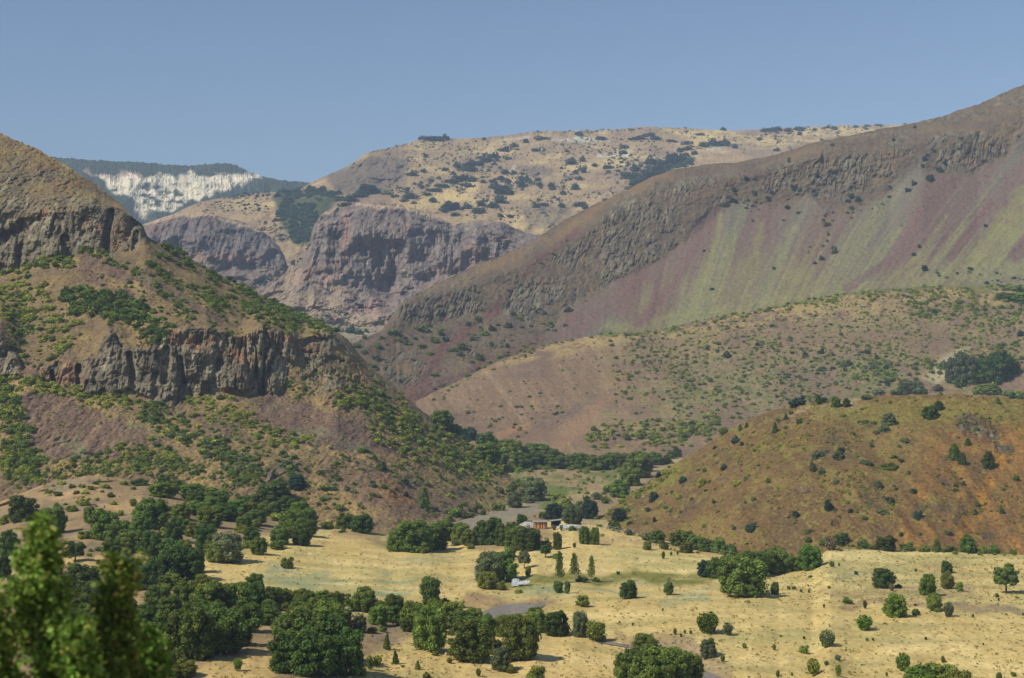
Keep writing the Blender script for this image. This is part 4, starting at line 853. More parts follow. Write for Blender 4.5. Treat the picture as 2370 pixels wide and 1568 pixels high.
def build_plant(q):
    kind, colname, u, v, w, h, label, where, hh, pale, split, sink = q
    (x, y, z), r, s = hh; k = r/F; w3 = w*k*1.02; h3 = h*k*1.05
    y += w3*0.35; x = x*(y/r)                              # the centre stands part of a crown behind the near edge
    nm, cat, _ = NAMES[kind]; var = random.randrange({'oak': 6, 'bush': 4, 'shrub': 5}.get(kind, 2))
    cm = get_crown(kind, colname, COLS[colname], var); loc = (x, y, z-h3*sink); rz = random.random()*6.28
    grp = f"{COLW[colname]} {SHORT[kind]}s {where}" if where else None
    if split:
        e = bpy.data.objects.new(nm, None); link(e); e.empty_display_size = 0.5
        c = link(bpy.data.objects.new('crown', cm)); c.parent = e
        t = link(bpy.data.objects.new('trunk', get_trunk(kind, var, pale))); t.parent = e
    else: e = link(bpy.data.objects.new(nm, cm))
    e.location = loc; e.rotation_euler = (0, 0, rz); e.scale = (w3, w3, h3); tag(e, label, cat, grp)
# crops of the print in which positions were measured: (x0, y0, scale) of the 2998 px original
CR = {'A': (0, 1384, .38265), 'B': (800, 1384, .38265), 'C': (1500, 1384, .38259), 'D': (2198, 1384, .38259), 'L': (0, 900, .42212), 'M': (1000, 900, .42212), 'R': (1998, 800, .42212), 'UL': (0, 350, .42212), 'UM': (1000, 300, .42212), 'UR': (1998, 200, .42212)}
Q = 1/1.26551
def cr(k, x, y): a = CR[k]; return (a[0]+x*a[2])*Q, (a[1]+y*a[2])*Q
def cs(k, w): return w*CR[k][2]*Q
KEYN = {'o': 'oak', 'l': 'lolly', 'b': 'bush', 's': 'spiky', 'p': 'sparse', 'i': 'pine', 'c': 'cone', 'u': 'upright', 'h': 'shrub'}
KEYC = {'d': 'dark', 'm': 'mid', 'y': 'yel', 'g': 'grey', 'b': 'bright', 'o': 'olive', 'u': 'blue', 'x': 'dry'}
exec_lists = []
def batch(crop, txt, where, group, nth=True, only=None, label=None, k=1.0):
    """each entry: x,foot,width,height,kind+colour[,own label]"""
    for it in txt.strip().split(';'):
        it = it.strip()
        if not it: continue
        f = it.split(',', 5); x, y, w, h = map(float, f[:4]); kd = KEYN[f[4].strip()[0]]; co = KEYC[f[4].strip()[1]]
        u, v = cr(crop, x, y)
        plant(kd, co, u, v, cs(crop, w)*k, cs(crop, h)*k, f[5].strip() if len(f) > 5 else None, None, only, pale=(kd == 'sparse'), split=kd != 'shrub', where=where)
# ---- trees and bushes measured one by one
batch('A', """175,375,240,190,od; 420,465,170,210,om; 30,400,90,80,by; 400,470,120,80,by; 60,640,150,200,od; 30,810,110,170,od; 340,600,150,130,od; 100,830,90,70,om; 230,730,110,80,bd;
575,690,160,150,ld,small round oak with a bare trunk on the pale track at the left; 800,715,95,60,bm,low wide bush on the pale track beside the small round oak; 690,390,110,130,om; 800,520,250,230,om; 900,560,220,180,om; 850,650,170,130,om; 1000,620,180,160,om; 1150,640,170,190,od; 1160,430,280,220,om; 1070,480,160,150,om; 640,510,110,70,by; 540,300,90,60,by;
1330,540,150,180,od; 1570,590,180,180,od; 1430,450,80,80,om; 1380,365,160,130,om; 1600,420,210,150,om; 1720,370,200,130,od; 1500,330,170,110,om; 1430,580,90,50,by; 1840,460,120,60,by; 1890,580,90,60,by;
1740,700,260,240,ug; 1660,690,170,140,om; 1920,560,130,150,om; 1980,630,130,130,om; 2110,590,100,90,om; 1240,860,260,220,od; 1400,840,330,260,od; 1310,690,220,170,od; 1490,770,170,180,od; 1300,890,180,110,oo; 1380,880,130,70,oo;
620,960,320,240,od; 560,1080,300,140,oo; 720,1000,200,160,od; 820,1100,200,160,od; 400,1130,240,150,od; 1100,900,200,190,od; 1000,800,180,150,od; 1230,980,160,120,oo; 1420,1050,230,200,oo; 1600,1100,300,240,om; 1780,1090,290,230,om; 1880,1220,260,230,om; 1500,1180,260,200,om; 1300,1160,200,200,od; 1200,1060,200,180,od; 950,1180,240,220,od; 1100,1260,240,230,od; 1250,1380,260,260,od; 1060,1440,280,260,od; 900,1400,260,240,od; 1180,1560,260,240,oo; 700,1300,260,220,od; 600,1500,300,260,od; 900,1600,300,260,oo; 1400,1570,220,130,oo;
1450,1440,400,400,om; 1700,1390,360,320,od; 1620,1240,260,240,om; 1820,1330,220,200,od; 1960,1060,160,200,od; 2080,1020,150,140,od; 2180,1010,120,110,od; 2300,1070,130,120,om; 2290,1000,110,100,om; 2240,1190,130,110,om; 2060,1170,180,140,om; 2100,1060,90,60,bm; 1820,1520,90,100,sm,lone open bush on the pale ground between the two dark woods at the bottom; 2200,735,115,92,bo,solitary round bush alone in the dry meadow left of the egg shaped tree""",
 'in the wood at the lower left', '')
batch('A', """1250,130,110,110,od,dark tree standing tallest on the crest behind the left wood; 1060,100,150,60,bd; 1240,190,230,110,om; 1330,150,200,90,om; 1480,210,220,120,om; 1640,250,240,130,om; 1830,330,190,120,om; 1930,280,200,110,om; 2100,260,260,190,od,largest dark tree at the foot of the rocky hill; 2270,135,140,110,ou,round dark blue-green tree alone on the scree of the rocky hill; 2240,45,100,40,bu; 2170,300,180,120,om; 2290,330,160,110,ob; 2060,330,180,110,om; 1960,400,170,110,om; 2130,370,130,80,oy; 2250,440,200,140,om; 2330,490,200,130,om""",
 'on the knoll below the rocky hill', '')
batch('A', """480,95,60,35,by; 555,120,70,40,by; 625,120,60,40,by; 800,120,90,45,by; 585,165,60,35,bo; 690,130,60,35,bo; 735,90,60,30,bm; 650,165,70,30,by; 440,180,80,45,bo; 950,95,80,35,bo; 650,255,100,65,by; 605,240,60,40,by; 745,215,40,30,bm; 850,190,70,40,bm; 1020,260,75,60,sy,bright yellow-green bush on the bare brown knoll; 865,245,60,35,by; 1020,130,50,30,bm; 390,150,40,25,bo; 560,300,80,50,bo; 920,330,60,60,by; 780,150,40,20,bo; 500,250,40,25,bo""",
 'dotted over the bare brown knoll', '')
batch('B', """680,465,180,140,od,rounded tree at the far edge of the meadow left of the wide clump; 885,470,120,125,om,narrow tree at the far meadow edge next to the wide clump; 960,605,190,155,om; 1090,612,340,230,om,widest clump of the meadow edge with dense rounded crown; 1230,592,230,190,om; 1150,618,90,60,bo; 550,430,160,120,om; 450,400,180,120,om; 350,400,160,110,om; 240,420,200,140,ob; 120,430,180,150,om; 215,560,150,150,od,dark leaning tree at the left corner of the meadow; 50,550,150,140,om; 30,590,130,80,om; 110,500,90,90,oo;
1240,420,130,90,om; 1300,520,210,150,om; 1430,530,150,140,om; 1500,560,130,120,oo; 1395,560,80,50,bg; 1510,585,70,40,bo; 1640,555,210,200,od; 1690,460,130,110,od; 1700,520,120,130,om; 1760,560,150,170,om; 1900,405,85,85,od,small dark tree beside the grey gravel mound; 1840,440,110,90,om; 1860,600,200,180,om; 1950,605,220,165,od; 1860,550,200,130,oo;
1960,398,45,45,bg,small grey-green bush between the mound and the shed; 2020,362,85,95,od,dark tree right behind the striped shed; 2150,355,150,110,ou,wide dark tree behind the open lean-to; 2290,390,160,130,og,grey-green tree behind the white hives;
1820,660,85,95,uo,olive egg shaped bush touching the top of the big meadow clump; 1920,737,100,128,lg,grey-green tree on a thin trunk right of the big meadow clump; 1950,792,50,78,uo,tiny lollipop tree by the thin trunked tree; 2083,655,85,100,ld,small tree on a thin trunk below the shed; 2090,580,90,90,oo; 2175,590,80,130,om,slim tree between the shed and the three poplars;
1650,840,230,220,og,left half of the big meadow clump; 1760,835,230,230,om,right half of the big meadow clump; 1640,895,155,130,oo,low olive tree at the foot of the big meadow clump; 1745,900,80,75,bo,olive bush at the right foot of the big meadow clump;
1200,1003,175,205,ud,dark egg shaped tree standing alone in the meadow; 1300,1010,110,50,by; 1350,1030,110,50,by; 1420,1040,120,60,by; 2180,922,85,92,ud,dark bush under the first poplar; 2250,926,52,100,ud,narrow dark bush under the second poplar;
2190,855,95,240,pm,first of the three young poplars in the meadow; 2305,820,105,190,pm,middle one of the three young poplars; 1875,925,68,42,by,low bright bush below the white sheeting""",
 'along the far edge of the meadow', '', only=('ground',))
batch('B', """250,1400,400,330,od; 420,1480,380,360,od; 560,1560,300,330,od; 300,1570,400,330,od; 100,1540,280,290,od; 120,1300,260,200,om; 420,1230,260,230,om; 300,1200,240,210,om; 200,1120,180,130,om; 60,1020,120,130,om; 250,1050,170,150,om; 380,1020,140,110,om; 480,1070,150,150,om; 90,1060,110,80,bm; 200,1085,120,70,bm; 560,1020,110,80,om; 540,1220,140,120,oo;
700,1070,190,180,om; 640,1060,110,110,om; 800,1170,160,150,om; 690,1010,130,130,om; 660,1225,120,130,og; 755,1230,90,60,bo; 840,1220,70,50,bm; 930,1140,170,190,om; 900,1040,110,100,om; 1050,1180,160,180,om; 1180,1230,260,240,om; 1080,1120,150,130,om; 1200,1375,280,320,om; 1140,1280,150,140,od; 1350,1200,230,190,om; 1450,1230,200,170,om; 1530,1180,170,130,oo; 1500,1455,340,320,om,broad round tree in the middle of the bottom wood; 1610,1320,200,220,om; 1600,1240,150,130,oo; 1890,1445,280,330,oo,tall dark tree casting its shadow at the right end of the bottom wood; 1720,1170,90,95,od; 1750,1260,140,160,oo; 1850,1200,190,110,oo; 2000,1205,160,160,om; 2170,1258,195,190,od,dark round tree between the asphalt bend and the bottom field; 2340,1260,100,180,og;
870,1355,75,115,cm,thin cone shaped conifer on the bare soil at the bottom; 935,1467,68,100,cd,small dark conifer below the thin one; 1105,1508,60,65,cm,tiniest of the three conifers on the bottom slope; 740,1510,60,110,so; 800,1480,80,80,sy; 1740,1525,150,180,og; 1820,1540,80,70,bo; 1700,1400,110,120,oo; 2010,1600,165,120,by,bright yellow-green bush cut by the bottom edge near the centre; 1175,1590,70,70,bo; 690,1560,60,60,bo; 1240,1400,60,40,bm; 1350,1460,60,40,so; 1570,1560,50,60,so""",
 'in the wood along the bottom centre', '', only=('ground',))
batch('C', """555,548,95,130,om,left one of two close trees right of the shed; 630,552,80,130,om,right one of two close trees right of the shed; 1035,592,78,85,bo,square olive bush at the foot of the ochre hill; 1165,585,90,75,oo; 1330,615,110,85,oo,small flat topped olive tree on the meadow rim; 1110,540,120,100,om; 1280,565,170,110,om; 1040,520,110,80,og; 1400,590,140,110,om; 1480,605,120,100,om; 1570,615,130,110,om; 1660,640,120,90,om; 1720,660,100,90,om; 900,480,80,60,og; 1340,540,120,90,om;
605,835,75,190,pm,last and slimmest of the three young poplars; 530,838,110,45,bd; 640,835,70,30,bd; 1155,660,35,60,so; 1215,635,25,30,so; 1265,630,25,35,so; 475,575,35,40,so; 345,660,80,50,bb; 
885,968,142,135,od,round dark tree at the middle of the meadow terrace; 1195,937,88,100,um,rounded bush between the middle tree and the great oak; 540,1027,120,92,bo,olive bush on the grassy bank above the asphalt bend; 1750,958,370,300,om,great broad oak with a spreading crown right of centre; 1860,950,130,120,od; 1470,800,125,120,ou; 1560,810,150,150,om; 1640,790,170,140,om; 1850,790,220,180,om; 1950,780,220,170,om; 2060,770,180,150,om; 1780,700,140,90,om; 2010,930,66,90,od,slim dark bush just right of the great oak; 1955,960,48,60,sg,pale grey tuft beside the great oak; 810,778,32,28,bd,tiny dark bush in front of the marshy strip;
1495,1240,210,165,sb,large bright green spiky bush in the middle of the right field; 1650,1247,100,95,sg,grey spiky bush touching the large bright green one; 1500,1425,135,145,og,grey-green leaning bush on the bank above the road; 1775,1347,46,42,sm,small spiky tuft in the right field left of the dark low bush; 1610,1450,46,55,sm; 1245,1240,36,48,so; 1365,1235,30,30,so; 1290,1258,22,30,so; 1320,1232,26,30,so; 820,1160,22,26,so; 920,1170,22,22,so; 1705,965,35,40,so; 1150,1060,22,26,so; 1560,1140,20,24,so;
1010,1375,195,125,oo,olive bush behind the tree cut by the bottom edge; 900,1610,240,240,om; 1080,1640,340,290,om,large tree cut by the bottom edge right of centre; 1250,1610,280,240,om; 1380,1600,180,200,om; 180,1220,160,160,om,light green tree left of the dark round tree by the road; 525,1250,135,190,ug,tall grey-green tree beside the olive bush over the road; 640,1297,165,155,uo,rounded olive bush where the road passes behind the bank; 460,392,150,120,og; 590,355,135,125,ou,dark tree at the left foot of the ochre hill; 590,255,90,60,bo; 410,250,90,70,by; 520,270,60,50,bm; 130,402,45,42,bg; 375,445,30,45,sm; 320,440,36,36,so; 460,445,70,40,bb; 650,170,0,0,bm""".replace("; 650,170,0,0,bm",""),
 'on the meadow and its bank', '')
batch('D', """610,600,125,110,sx,dry grey leafless bush at the top corner of the right field; 700,562,115,95,od; 570,560,110,90,om; 450,752,205,180,ob,bright green tree at the right end of the gully clump; 350,755,130,110,oo; 250,762,190,150,om; 130,775,200,150,om; 60,770,180,160,om; 190,700,190,120,om;
860,582,105,66,bm; 930,590,80,45,bm; 1035,600,168,108,od,widest dark bush on the far rim of the right field; 1200,602,125,66,bm; 1330,607,95,60,bm; 1425,610,92,98,cd,pointed dark tree on the far rim of the right field; 1530,612,110,62,bm; 1660,617,120,138,od,dark tall tree on the far rim of the right field; 1710,617,80,100,od; 1775,622,70,66,bm; 1860,624,112,68,bm; 2010,627,60,42,bm;
1020,887,182,148,od,dark wide tree on the upper right field furthest left; 1078,905,52,55,sx,dead brown bush beside the dark wide tree; 1130,882,60,32,bd; 1355,942,130,158,ob,bright green oval tree in the group of four at the right; 1507,893,117,130,uo,olive oval tree directly under the dark one; 1502,775,92,95,od,dark tree standing above the olive oval tree; 1598,912,60,75,um,small bush right of the olive oval tree; 1955,930,204,205,ld,lone dark umbrella shaped tree near the right edge; 1885,952,32,40,bd; 
740,1005,96,48,bb,low flat green bush on the brown track; 875,1042,38,64,sd,thin upright bush on the brown track; 1105,1112,190,165,ob,large bright green tree in the middle of the right field; 1265,1092,72,54,bo,low olive bush right of the large bright tree; 1403,1064,135,132,uo,dark olive round tree beside the sparse one; 1515,1110,98,115,sg,sparse grey-green tree beside the dark olive one; 870,1215,150,118,sb,flat spiky green bush in the right field; 585,1347,148,136,sg,round grey-green thorny bush in the right field; 410,1385,84,66,bo,small olive bush left of the thorny one; 480,1562,122,132,sy,yellow-green spiky bush at the bottom of the right field; 670,1562,60,92,sm; 665,1440,60,44,sg; 580,1480,44,40,sm;
1165,1525,138,138,sm,tall spiky bush at the left end of the bottom right thicket; 1240,1600,150,130,bm; 1330,1610,240,160,bb; 1480,1620,240,150,bm; 1600,1630,190,130,bo; 1900,1600,60,70,sm; 190,932,60,86,od; 130,960,46,60,sg; 290,895,40,30,so; 330,895,50,24,so; 600,890,26,26,so; 805,780,38,34,bd; 455,805,42,22,bb; 620,722,54,44,sm; 675,715,24,26,so; 1470,1457,38,54,sm; 1262,758,26,24,sd; 560,1030,24,26,so; 1700,1110,24,30,so; 1260,1020,30,22,bd; 1897,985,20,30,sd; 935,1285,24,22,sd; 890,1290,30,26,sg; 1340,1280,28,24,sd; 1780,1320,18,18,sd; 408,1275,28,24,sd; 230,1260,20,20,sd; 180,1360,34,50,so; 205,1568,34,50,so; 445,920,24,24,sg; 385,915,30,24,sg; 210,1560,30,50,sm; 315,1555,28,28,so; 1040,1560,26,34,so; 2010,1560,50,40,bm""",
 'on the right field', '')
# ---- river valley
batch('M', """700,835,150,120,om; 640,800,80,90,om; 650,850,60,60,ob; 780,890,130,80,om; 880,930,130,100,ou; 920,975,90,80,od; 1000,965,150,95,ob; 960,1000,110,80,ob; 1010,1090,200,150,om; 1090,1090,160,110,om; 1180,1050,160,130,om; 1240,1130,140,130,om; 1130,1000,110,80,om; 1230,1000,70,60,om; 1330,1115,150,110,om; 1350,1035,200,90,om; 1280,1040,130,80,om; 1440,1075,170,100,om; 1400,1110,110,80,om; 1480,1120,160,95,om; 1520,1065,110,65,om; 1600,1115,120,100,om; 1680,1125,120,110,om; 1760,1132,130,110,om; 1850,1122,130,110,om; 1930,1105,120,90,om; 1990,1080,110,80,om; 2060,1115,180,110,om; 2050,1185,210,150,om; 2000,1240,160,120,om; 1930,1322,150,120,om; 2100,1140,130,120,om; 2180,1095,110,90,om; 2250,1085,110,80,om; 2330,1040,80,90,od; 2290,1050,90,70,om; 1860,1285,90,80,om; 1775,1335,80,70,og; 1170,1108,60,40,bg; 1830,1360,60,50,od; 1700,1340,60,40,bd; 1650,1390,60,50,bm;
1330,1345,180,160,og,broad pale grey-green willow beside the dry river bed; 1375,1310,90,110,og,second grey-green willow leaning on the broad one; 1200,1392,115,115,ug,round grey-green willow left of the broad one; 1290,1357,90,80,og; 1180,1290,75,115,om; 1105,1292,50,62,bg; 1600,1490,140,120,og; 1470,1470,130,110,ou; 1420,1470,90,80,om; 1720,1460,130,120,ou; 1680,1400,70,60,om; 1550,1410,110,80,oy; 1930,1490,110,90,ou; 1900,1540,90,90,om; 1110,1410,60,55,bm; 1060,1410,60,55,bm; 980,1440,50,45,bd; 925,1425,50,45,bd; 890,1420,40,35,bg; 940,1395,50,40,bg; 790,1450,110,80,om; 820,1405,50,50,bm; 750,1480,50,60,bm; 890,1460,50,40,bg; 1300,1330,60,40,bm; 1240,1250,90,60,bm; 1150,1150,120,60,by""",
 'in the river valley', '')
batch('M', """545,1330,50,70,id,upper tier pine top on the left slope above the river; 575,1402,105,150,id,dark pine with its shadow on the slope above the river bed; 285,1125,70,75,ou; 265,1130,60,60,bm; 230,1065,40,50,bm; 440,1225,60,50,bu; 445,1315,50,45,bu; 290,1260,50,50,bm; 215,1250,60,60,bg; 140,1005,110,45,bm""".replace("545,1330,50,70,id,upper tier pine top on the left slope above the river;",""),
 'on the bare slope above the river bed', '', only=('rocky_hill',))
# ---- ochre hill
batch('R', """775,935,75,80,ou; 825,915,85,80,ou; 965,905,110,70,od; 1063,935,75,85,ud,left one of two round dark bushes on the ochre hill's crest; 1138,932,58,68,ud,right one of two round dark bushes on the ochre hill's crest; 1285,880,120,40,bg; 597,960,45,60,ou; 718,1018,45,45,cd; 752,980,38,35,bd; 665,1030,38,30,bd; 812,1045,48,42,bd; 642,1108,56,72,cd,small cone shaped juniper on the left part of the ochre hill; 443,1075,38,42,cd; 400,1095,36,48,cd; 290,1120,75,70,om; 370,1180,66,64,ou; 412,1200,32,36,bu; 225,1220,34,28,bu; 1718,1015,115,100,od,big dark bush near the top of the ochre hill; 1780,955,60,70,od,dark bush touching the big one on the ochre hill; 1430,1060,100,95,og; 1400,1105,80,70,og; 1350,1118,55,40,og; 1265,1042,55,35,bd; 1335,1047,25,25,bd; 1178,1120,36,28,bd; 940,1290,90,80,og; 985,1250,60,40,bg; 1085,1300,90,70,bg; 1095,1250,70,50,bg; 910,1380,60,90,og; 965,1395,55,70,og; 1060,1470,44,60,bg; 1360,1495,66,70,bg; 1310,1210,38,50,bg; 2190,908,44,48,cd; 1885,1300,115,120,id,left pair of pines on the orange soil; 1945,1335,75,90,id,lower pine of the pair on the orange soil; 2125,1360,130,125,id,single spreading pine on the orange soil; 1980,1200,60,55,id,smallest pine above the pair on the orange soil; 1430,1365,130,60,bm; 1275,1330,100,45,bg; 290,1370,60,60,bu; 155,1380,46,34,by; 135,1480,66,60,by; 380,1475,66,40,by; 595,1455,32,38,bm; 325,1300,36,36,by; 10,1450,40,50,bu; 1595,1525,62,45,bg; 1895,1480,34,32,bd; 1945,1470,44,28,bd; 1895,1515,40,28,bd; 1805,1470,26,26,bd; 1935,1430,26,20,bd; 2320,1440,50,66,om; 1565,1395,34,30,bm; 1505,1210,30,30,bg; 1540,1170,70,30,bg; 1465,1290,60,40,bm; 1515,1310,50,30,bg; 2000,860,0,0,bm""".replace("; 2000,860,0,0,bm",""),
 'on the ochre hill', '', only=('ochre_hill',))
batch('C', """1085,220,95,100,ou; 1300,82,62,75,ou; 1450,110,74,66,by; 1275,205,50,48,by; 1175,280,48,38,bm; 1040,300,44,45,bu; 830,375,115,75,ou; 800,440,70,75,ou; 1088,378,36,42,bu; 1020,400,36,36,bm; 1820,462,88,84,bu; 1540,235,44,36,by; 1845,222,44,40,bg; 1780,240,36,36,by; 1955,75,38,36,bm; 1710,105,50,40,bm; 1785,60,40,36,bg; 1695,440,36,40,bg; 1120,40,50,70,ou; 1470,420,50,40,by; 880,300,60,40,bm; 960,200,70,50,by; 900,400,60,40,bg""", 'low on the ochre hill', '', only=('ochre_hill',))
batch('D', """345,345,60,70,bu; 288,350,24,34,bm; 598,300,86,90,bu; 762,308,42,34,bu; 650,300,44,36,bg; 1238,160,64,48,bu; 1282,365,80,80,bu; 975,118,54,66,bg; 645,90,40,56,bg; 128,80,34,44,bm; 20,445,56,70,bu; 20,220,40,40,bm; 1060,235,90,60,bg; 1000,320,90,50,bg; 1110,140,50,30,bg; 1155,490,44,46,bu; 440,535,60,60,bm; 435,470,50,40,bm; 1710,320,50,50,bg; 1735,260,50,50,bg; 1920,320,44,70,bm; 1568,145,40,28,bd; 1568,105,40,34,bd; 1625,98,44,36,bd; 1468,95,28,26,bd; 1290,480,40,28,bm; 870,360,60,26,bg; 910,250,50,30,bg; 1510,480,70,40,bg; 1955,110,30,20,bd; 2035,60,40,50,bm; 570,30,30,20,bd""", 'low on the ochre hill', '', only=('ochre_hill',))
# ---- gully grove on the shrubby slope
batch('R', """1960,780,190,230,og,pale stemmed grey-green poplar grove left part; 1880,770,120,180,og; 2030,770,120,120,om; 2150,770,190,200,od; 2200,740,190,210,od,largest dark tree of the gully grove at the right; 2090,720,120,150,od; 2280,700,130,110,om; 2120,840,180,70,om; 2050,840,80,70,om; 2190,840,80,70,om; 1560,840,120,90,og; 1630,840,100,100,og; 1770,820,80,70,og; 1500,845,110,60,om; 1680,840,70,50,om; 1940,790,120,60,ob; 2330,130,140,60,om; 2250,190,160,60,ob; 2340,210,160,80,ob; 1750,280,50,40,bu; 965,560,48,42,bu; 1280,560,44,40,bu; 850,580,44,36,bu; 1415,770,44,44,bu; 1410,668,44,40,bu; 310,590,60,44,bu; 520,505,34,34,bu; 2345,440,50,60,ou; 2145,410,28,34,cd; 2350,880,160,80,bm; 2280,860,120,70,om; 1360,850,90,70,og; 1345,600,30,40,bu; 1325,680,60,70,og; 1140,650,90,60,bg; 970,680,80,50,bg; 1200,740,60,60,bm""", 'in the gully of the shrubby slope', '', only=('shrubby_slope',))
# ---- scree mountain
batch('UR', """352,935,68,48,bu; 355,860,56,42,bu; 500,885,46,46,bu; 595,925,48,44,bu; 620,875,40,44,bu; 770,855,60,56,bu; 815,865,40,44,bu; 797,885,38,30,bu; 873,838,54,32,bu; 905,805,76,44,bu; 935,765,50,40,bu; 440,790,58,52,bu; 505,775,70,30,bu; 1050,785,48,42,bu; 930,890,34,34,bu; 728,978,42,42,bu; 1168,905,50,50,bu; 1150,935,40,36,bu; 1218,930,46,52,bu; 1176,985,28,34,bu; 1335,755,38,36,bu; 1372,762,22,22,bu; 1436,843,54,36,bu; 1436,900,36,26,bu; 1565,860,52,40,bu; 1715,785,62,72,bu,largest dark bush in the red chute near the top of the scree; 1780,720,60,50,bu; 1814,665,42,38,bu; 1680,650,50,50,bu; 1665,690,36,40,bu; 1696,610,36,30,bu; 1743,582,32,30,bu; 1605,815,34,36,bu; 1680,1408,44,44,ou,single round dark bush on the pale green scree at the right; 1643,1247,28,34,bu; 1606,1302,38,34,bu; 2102,1102,32,26,bu; 1996,1402,44,32,bu; 1905,1428,24,22,bu; 2178,1428,28,22,bu; 2185,1480,26,20,bu; 2110,1500,40,28,bu; 2295,1460,50,22,bu; 2328,482,28,24,bu; 988,1032,22,20,bu; 1050,1290,50,70,bg; 965,1335,46,42,bg; 918,1360,28,34,bu; 973,1240,30,26,bg; 1002,1205,26,22,bg; 1013,1162,22,22,bu; 1000,1100,66,50,bo; 740,655,26,44,bu; 1465,508,28,30,bu; 1040,540,32,24,bu; 1610,415,26,28,bu; 204,1540,40,26,bu; 634,1400,30,30,bg; 300,965,70,28,bo; 270,960,50,36,bg; 150,1275,24,22,bu; 1180,1010,30,20,bg; 700,1060,30,24,bg; 485,1065,26,26,bg; 980,1060,22,22,bu""", 'on the scree mountain', '', only=('scree_mountain',))
batch('M', """1045,165,66,50,ou; 990,200,70,60,om; 945,90,60,50,om; 880,130,44,44,bu; 1160,140,54,40,bu; 1190,60,50,40,bu; 1235,90,60,36,bm; 360,190,100,60,om; 560,170,120,60,om; 600,140,60,40,om; 720,240,60,40,bu; 690,200,60,50,bm; 650,250,80,40,bo; 770,310,90,44,bm; 840,300,90,80,om; 820,340,60,40,bg; 905,230,50,50,og; 1040,275,40,40,bu; 1145,145,60,36,bm; 60,180,90,70,ou; 120,190,70,50,ou; 245,120,90,50,om; 100,280,80,50,om; 250,290,60,60,om; 150,320,60,44,bg; 235,360,70,44,bg; 210,420,80,40,bg; 160,220,44,30,bm; 960,370,80,60,om; 900,390,50,40,bg; 700,560,66,40,bg; 650,575,30,30,bu; 410,520,30,26,bu; 770,570,40,30,bm; 650,480,80,30,bm; 490,370,50,24,bm; 610,330,70,30,bm; 1575,35,72,48,ou; 1550,135,34,24,bu; 1430,165,28,24,bu; 550,290,110,40,bo; 390,240,70,30,bo; 450,245,50,30,bm; 510,225,34,24,bu; 280,230,50,40,bg; 20,300,60,50,bm; 1150,280,34,30,bu; 950,450,50,40,bu; 1090,360,50,40,bm; 1250,310,60,24,bm; 1140,345,50,30,bm; 1025,395,50,34,bm""", 'on the lower ledges of the scree mountain', '', only=('scree_mountain', 'canyon_wall'))
# ---- plateau: groves and the dark group on its brow
batch('UM', """590,262,110,44,ou; 630,262,110,46,ou; 720,258,60,42,ou; 680,268,60,30,ou; 988,262,26,28,ou; 800,455,62,48,ou; 720,475,56,34,ou; 880,590,60,44,ou; 910,550,70,50,ou; 985,560,46,34,ou; 890,480,90,50,ou; 870,450,70,50,ou; 930,440,110,50,ou; 1000,415,100,44,ou; 1060,385,80,44,ou; 1130,340,100,40,ou; 1200,310,60,40,ou; 1345,340,60,34,ou; 1280,280,44,40,ou; 1390,260,110,34,ou; 820,540,130,50,ou; 750,560,120,44,ou; 700,590,110,40,ou; 640,620,110,36,ou; 590,645,70,30,ou; 465,670,110,60,ou; 430,690,60,30,ou; 760,750,120,60,ou; 710,760,60,44,ou; 785,790,60,40,ou; 870,740,70,50,ou; 940,770,90,60,ou; 970,720,70,60,ou; 1060,600,80,60,ou; 1050,560,60,40,ou; 1130,500,60,50,ou; 1100,540,60,44,ou; 1150,560,50,40,ou; 1120,640,120,60,ou; 1100,700,90,60,ou; 1050,730,90,50,ou; 1250,590,60,70,ou; 1245,540,44,44,ou; 1195,500,40,36,ou; 1375,585,44,44,ou; 1452,590,50,50,ou; 1362,545,40,30,ou; 1350,730,60,44,ou; 1400,720,60,36,ou; 1620,605,60,60,ou; 1650,540,44,36,ou; 1680,490,44,60,ou; 1625,495,40,34,ou; 1590,430,90,60,ou; 1670,410,50,44,ou; 1565,345,36,26,ou; 1755,445,48,32,ou; 1650,230,60,40,ou; 1960,320,54,40,ou; 1960,360,60,40,ou; 2040,480,80,60,ou; 1980,530,90,70,ou; 1970,510,70,40,ou; 2150,430,90,60,ou; 2190,480,110,60,ou; 2240,440,100,60,ou; 2300,430,110,70,ou; 2060,590,120,60,ou; 2140,540,120,60,ou; 2200,500,120,50,ou; 2350,345,50,44,ou; 2350,400,80,50,ou; 2140,235,80,36,ou; 2180,260,90,44,ou; 2060,260,130,36,ou; 2290,275,90,30,ou; 1800,260,90,34,ou; 630,690,60,44,ou; 500,705,44,28,ou; 1100,795,44,30,ou; 1170,800,44,34,ou; 1530,730,50,44,ou; 1540,640,50,36,ou; 1830,690,50,36,ou; 1650,720,100,44,ou; 1690,740,50,44,ou; 180,640,130,70,ou; 240,630,70,40,ou; 120,660,120,50,ou; 60,690,110,50,ou; 20,720,80,40,ou; 310,640,70,40,og; 580,380,40,34,ou; 565,485,50,34,ou; 490,510,90,40,ou; 1850,460,70,36,ou; 1990,605,60,30,bm""",
 'on the tan plateau', '', only=('plateau', 'canyon_wall'), k=1.12)
batch('UR', """30,610,50,34,ou; 145,545,70,50,ou; 230,540,110,60,ou; 305,540,80,60,ou; 365,555,44,42,ou; 590,440,110,40,ou; 650,430,90,36,ou; 740,440,60,36,ou; 825,435,60,44,ou; 815,465,40,36,ou; 790,430,36,30,ou; 918,435,30,30,ou; 1012,418,36,30,ou; 1060,428,48,38,ou; 655,575,56,30,ou; 535,495,34,24,ou; 285,430,44,26,ou; 120,465,80,24,ou; 30,530,80,40,ou; 40,570,90,40,ou; 1285,405,40,20,ou; 1205,412,40,24,ou; 1370,398,66,18,ou; 1545,392,24,18,ou; 970,510,30,28,ou; 90,600,44,40,ou""", 'on the tan plateau', '', only=('plateau',), k=1.12)
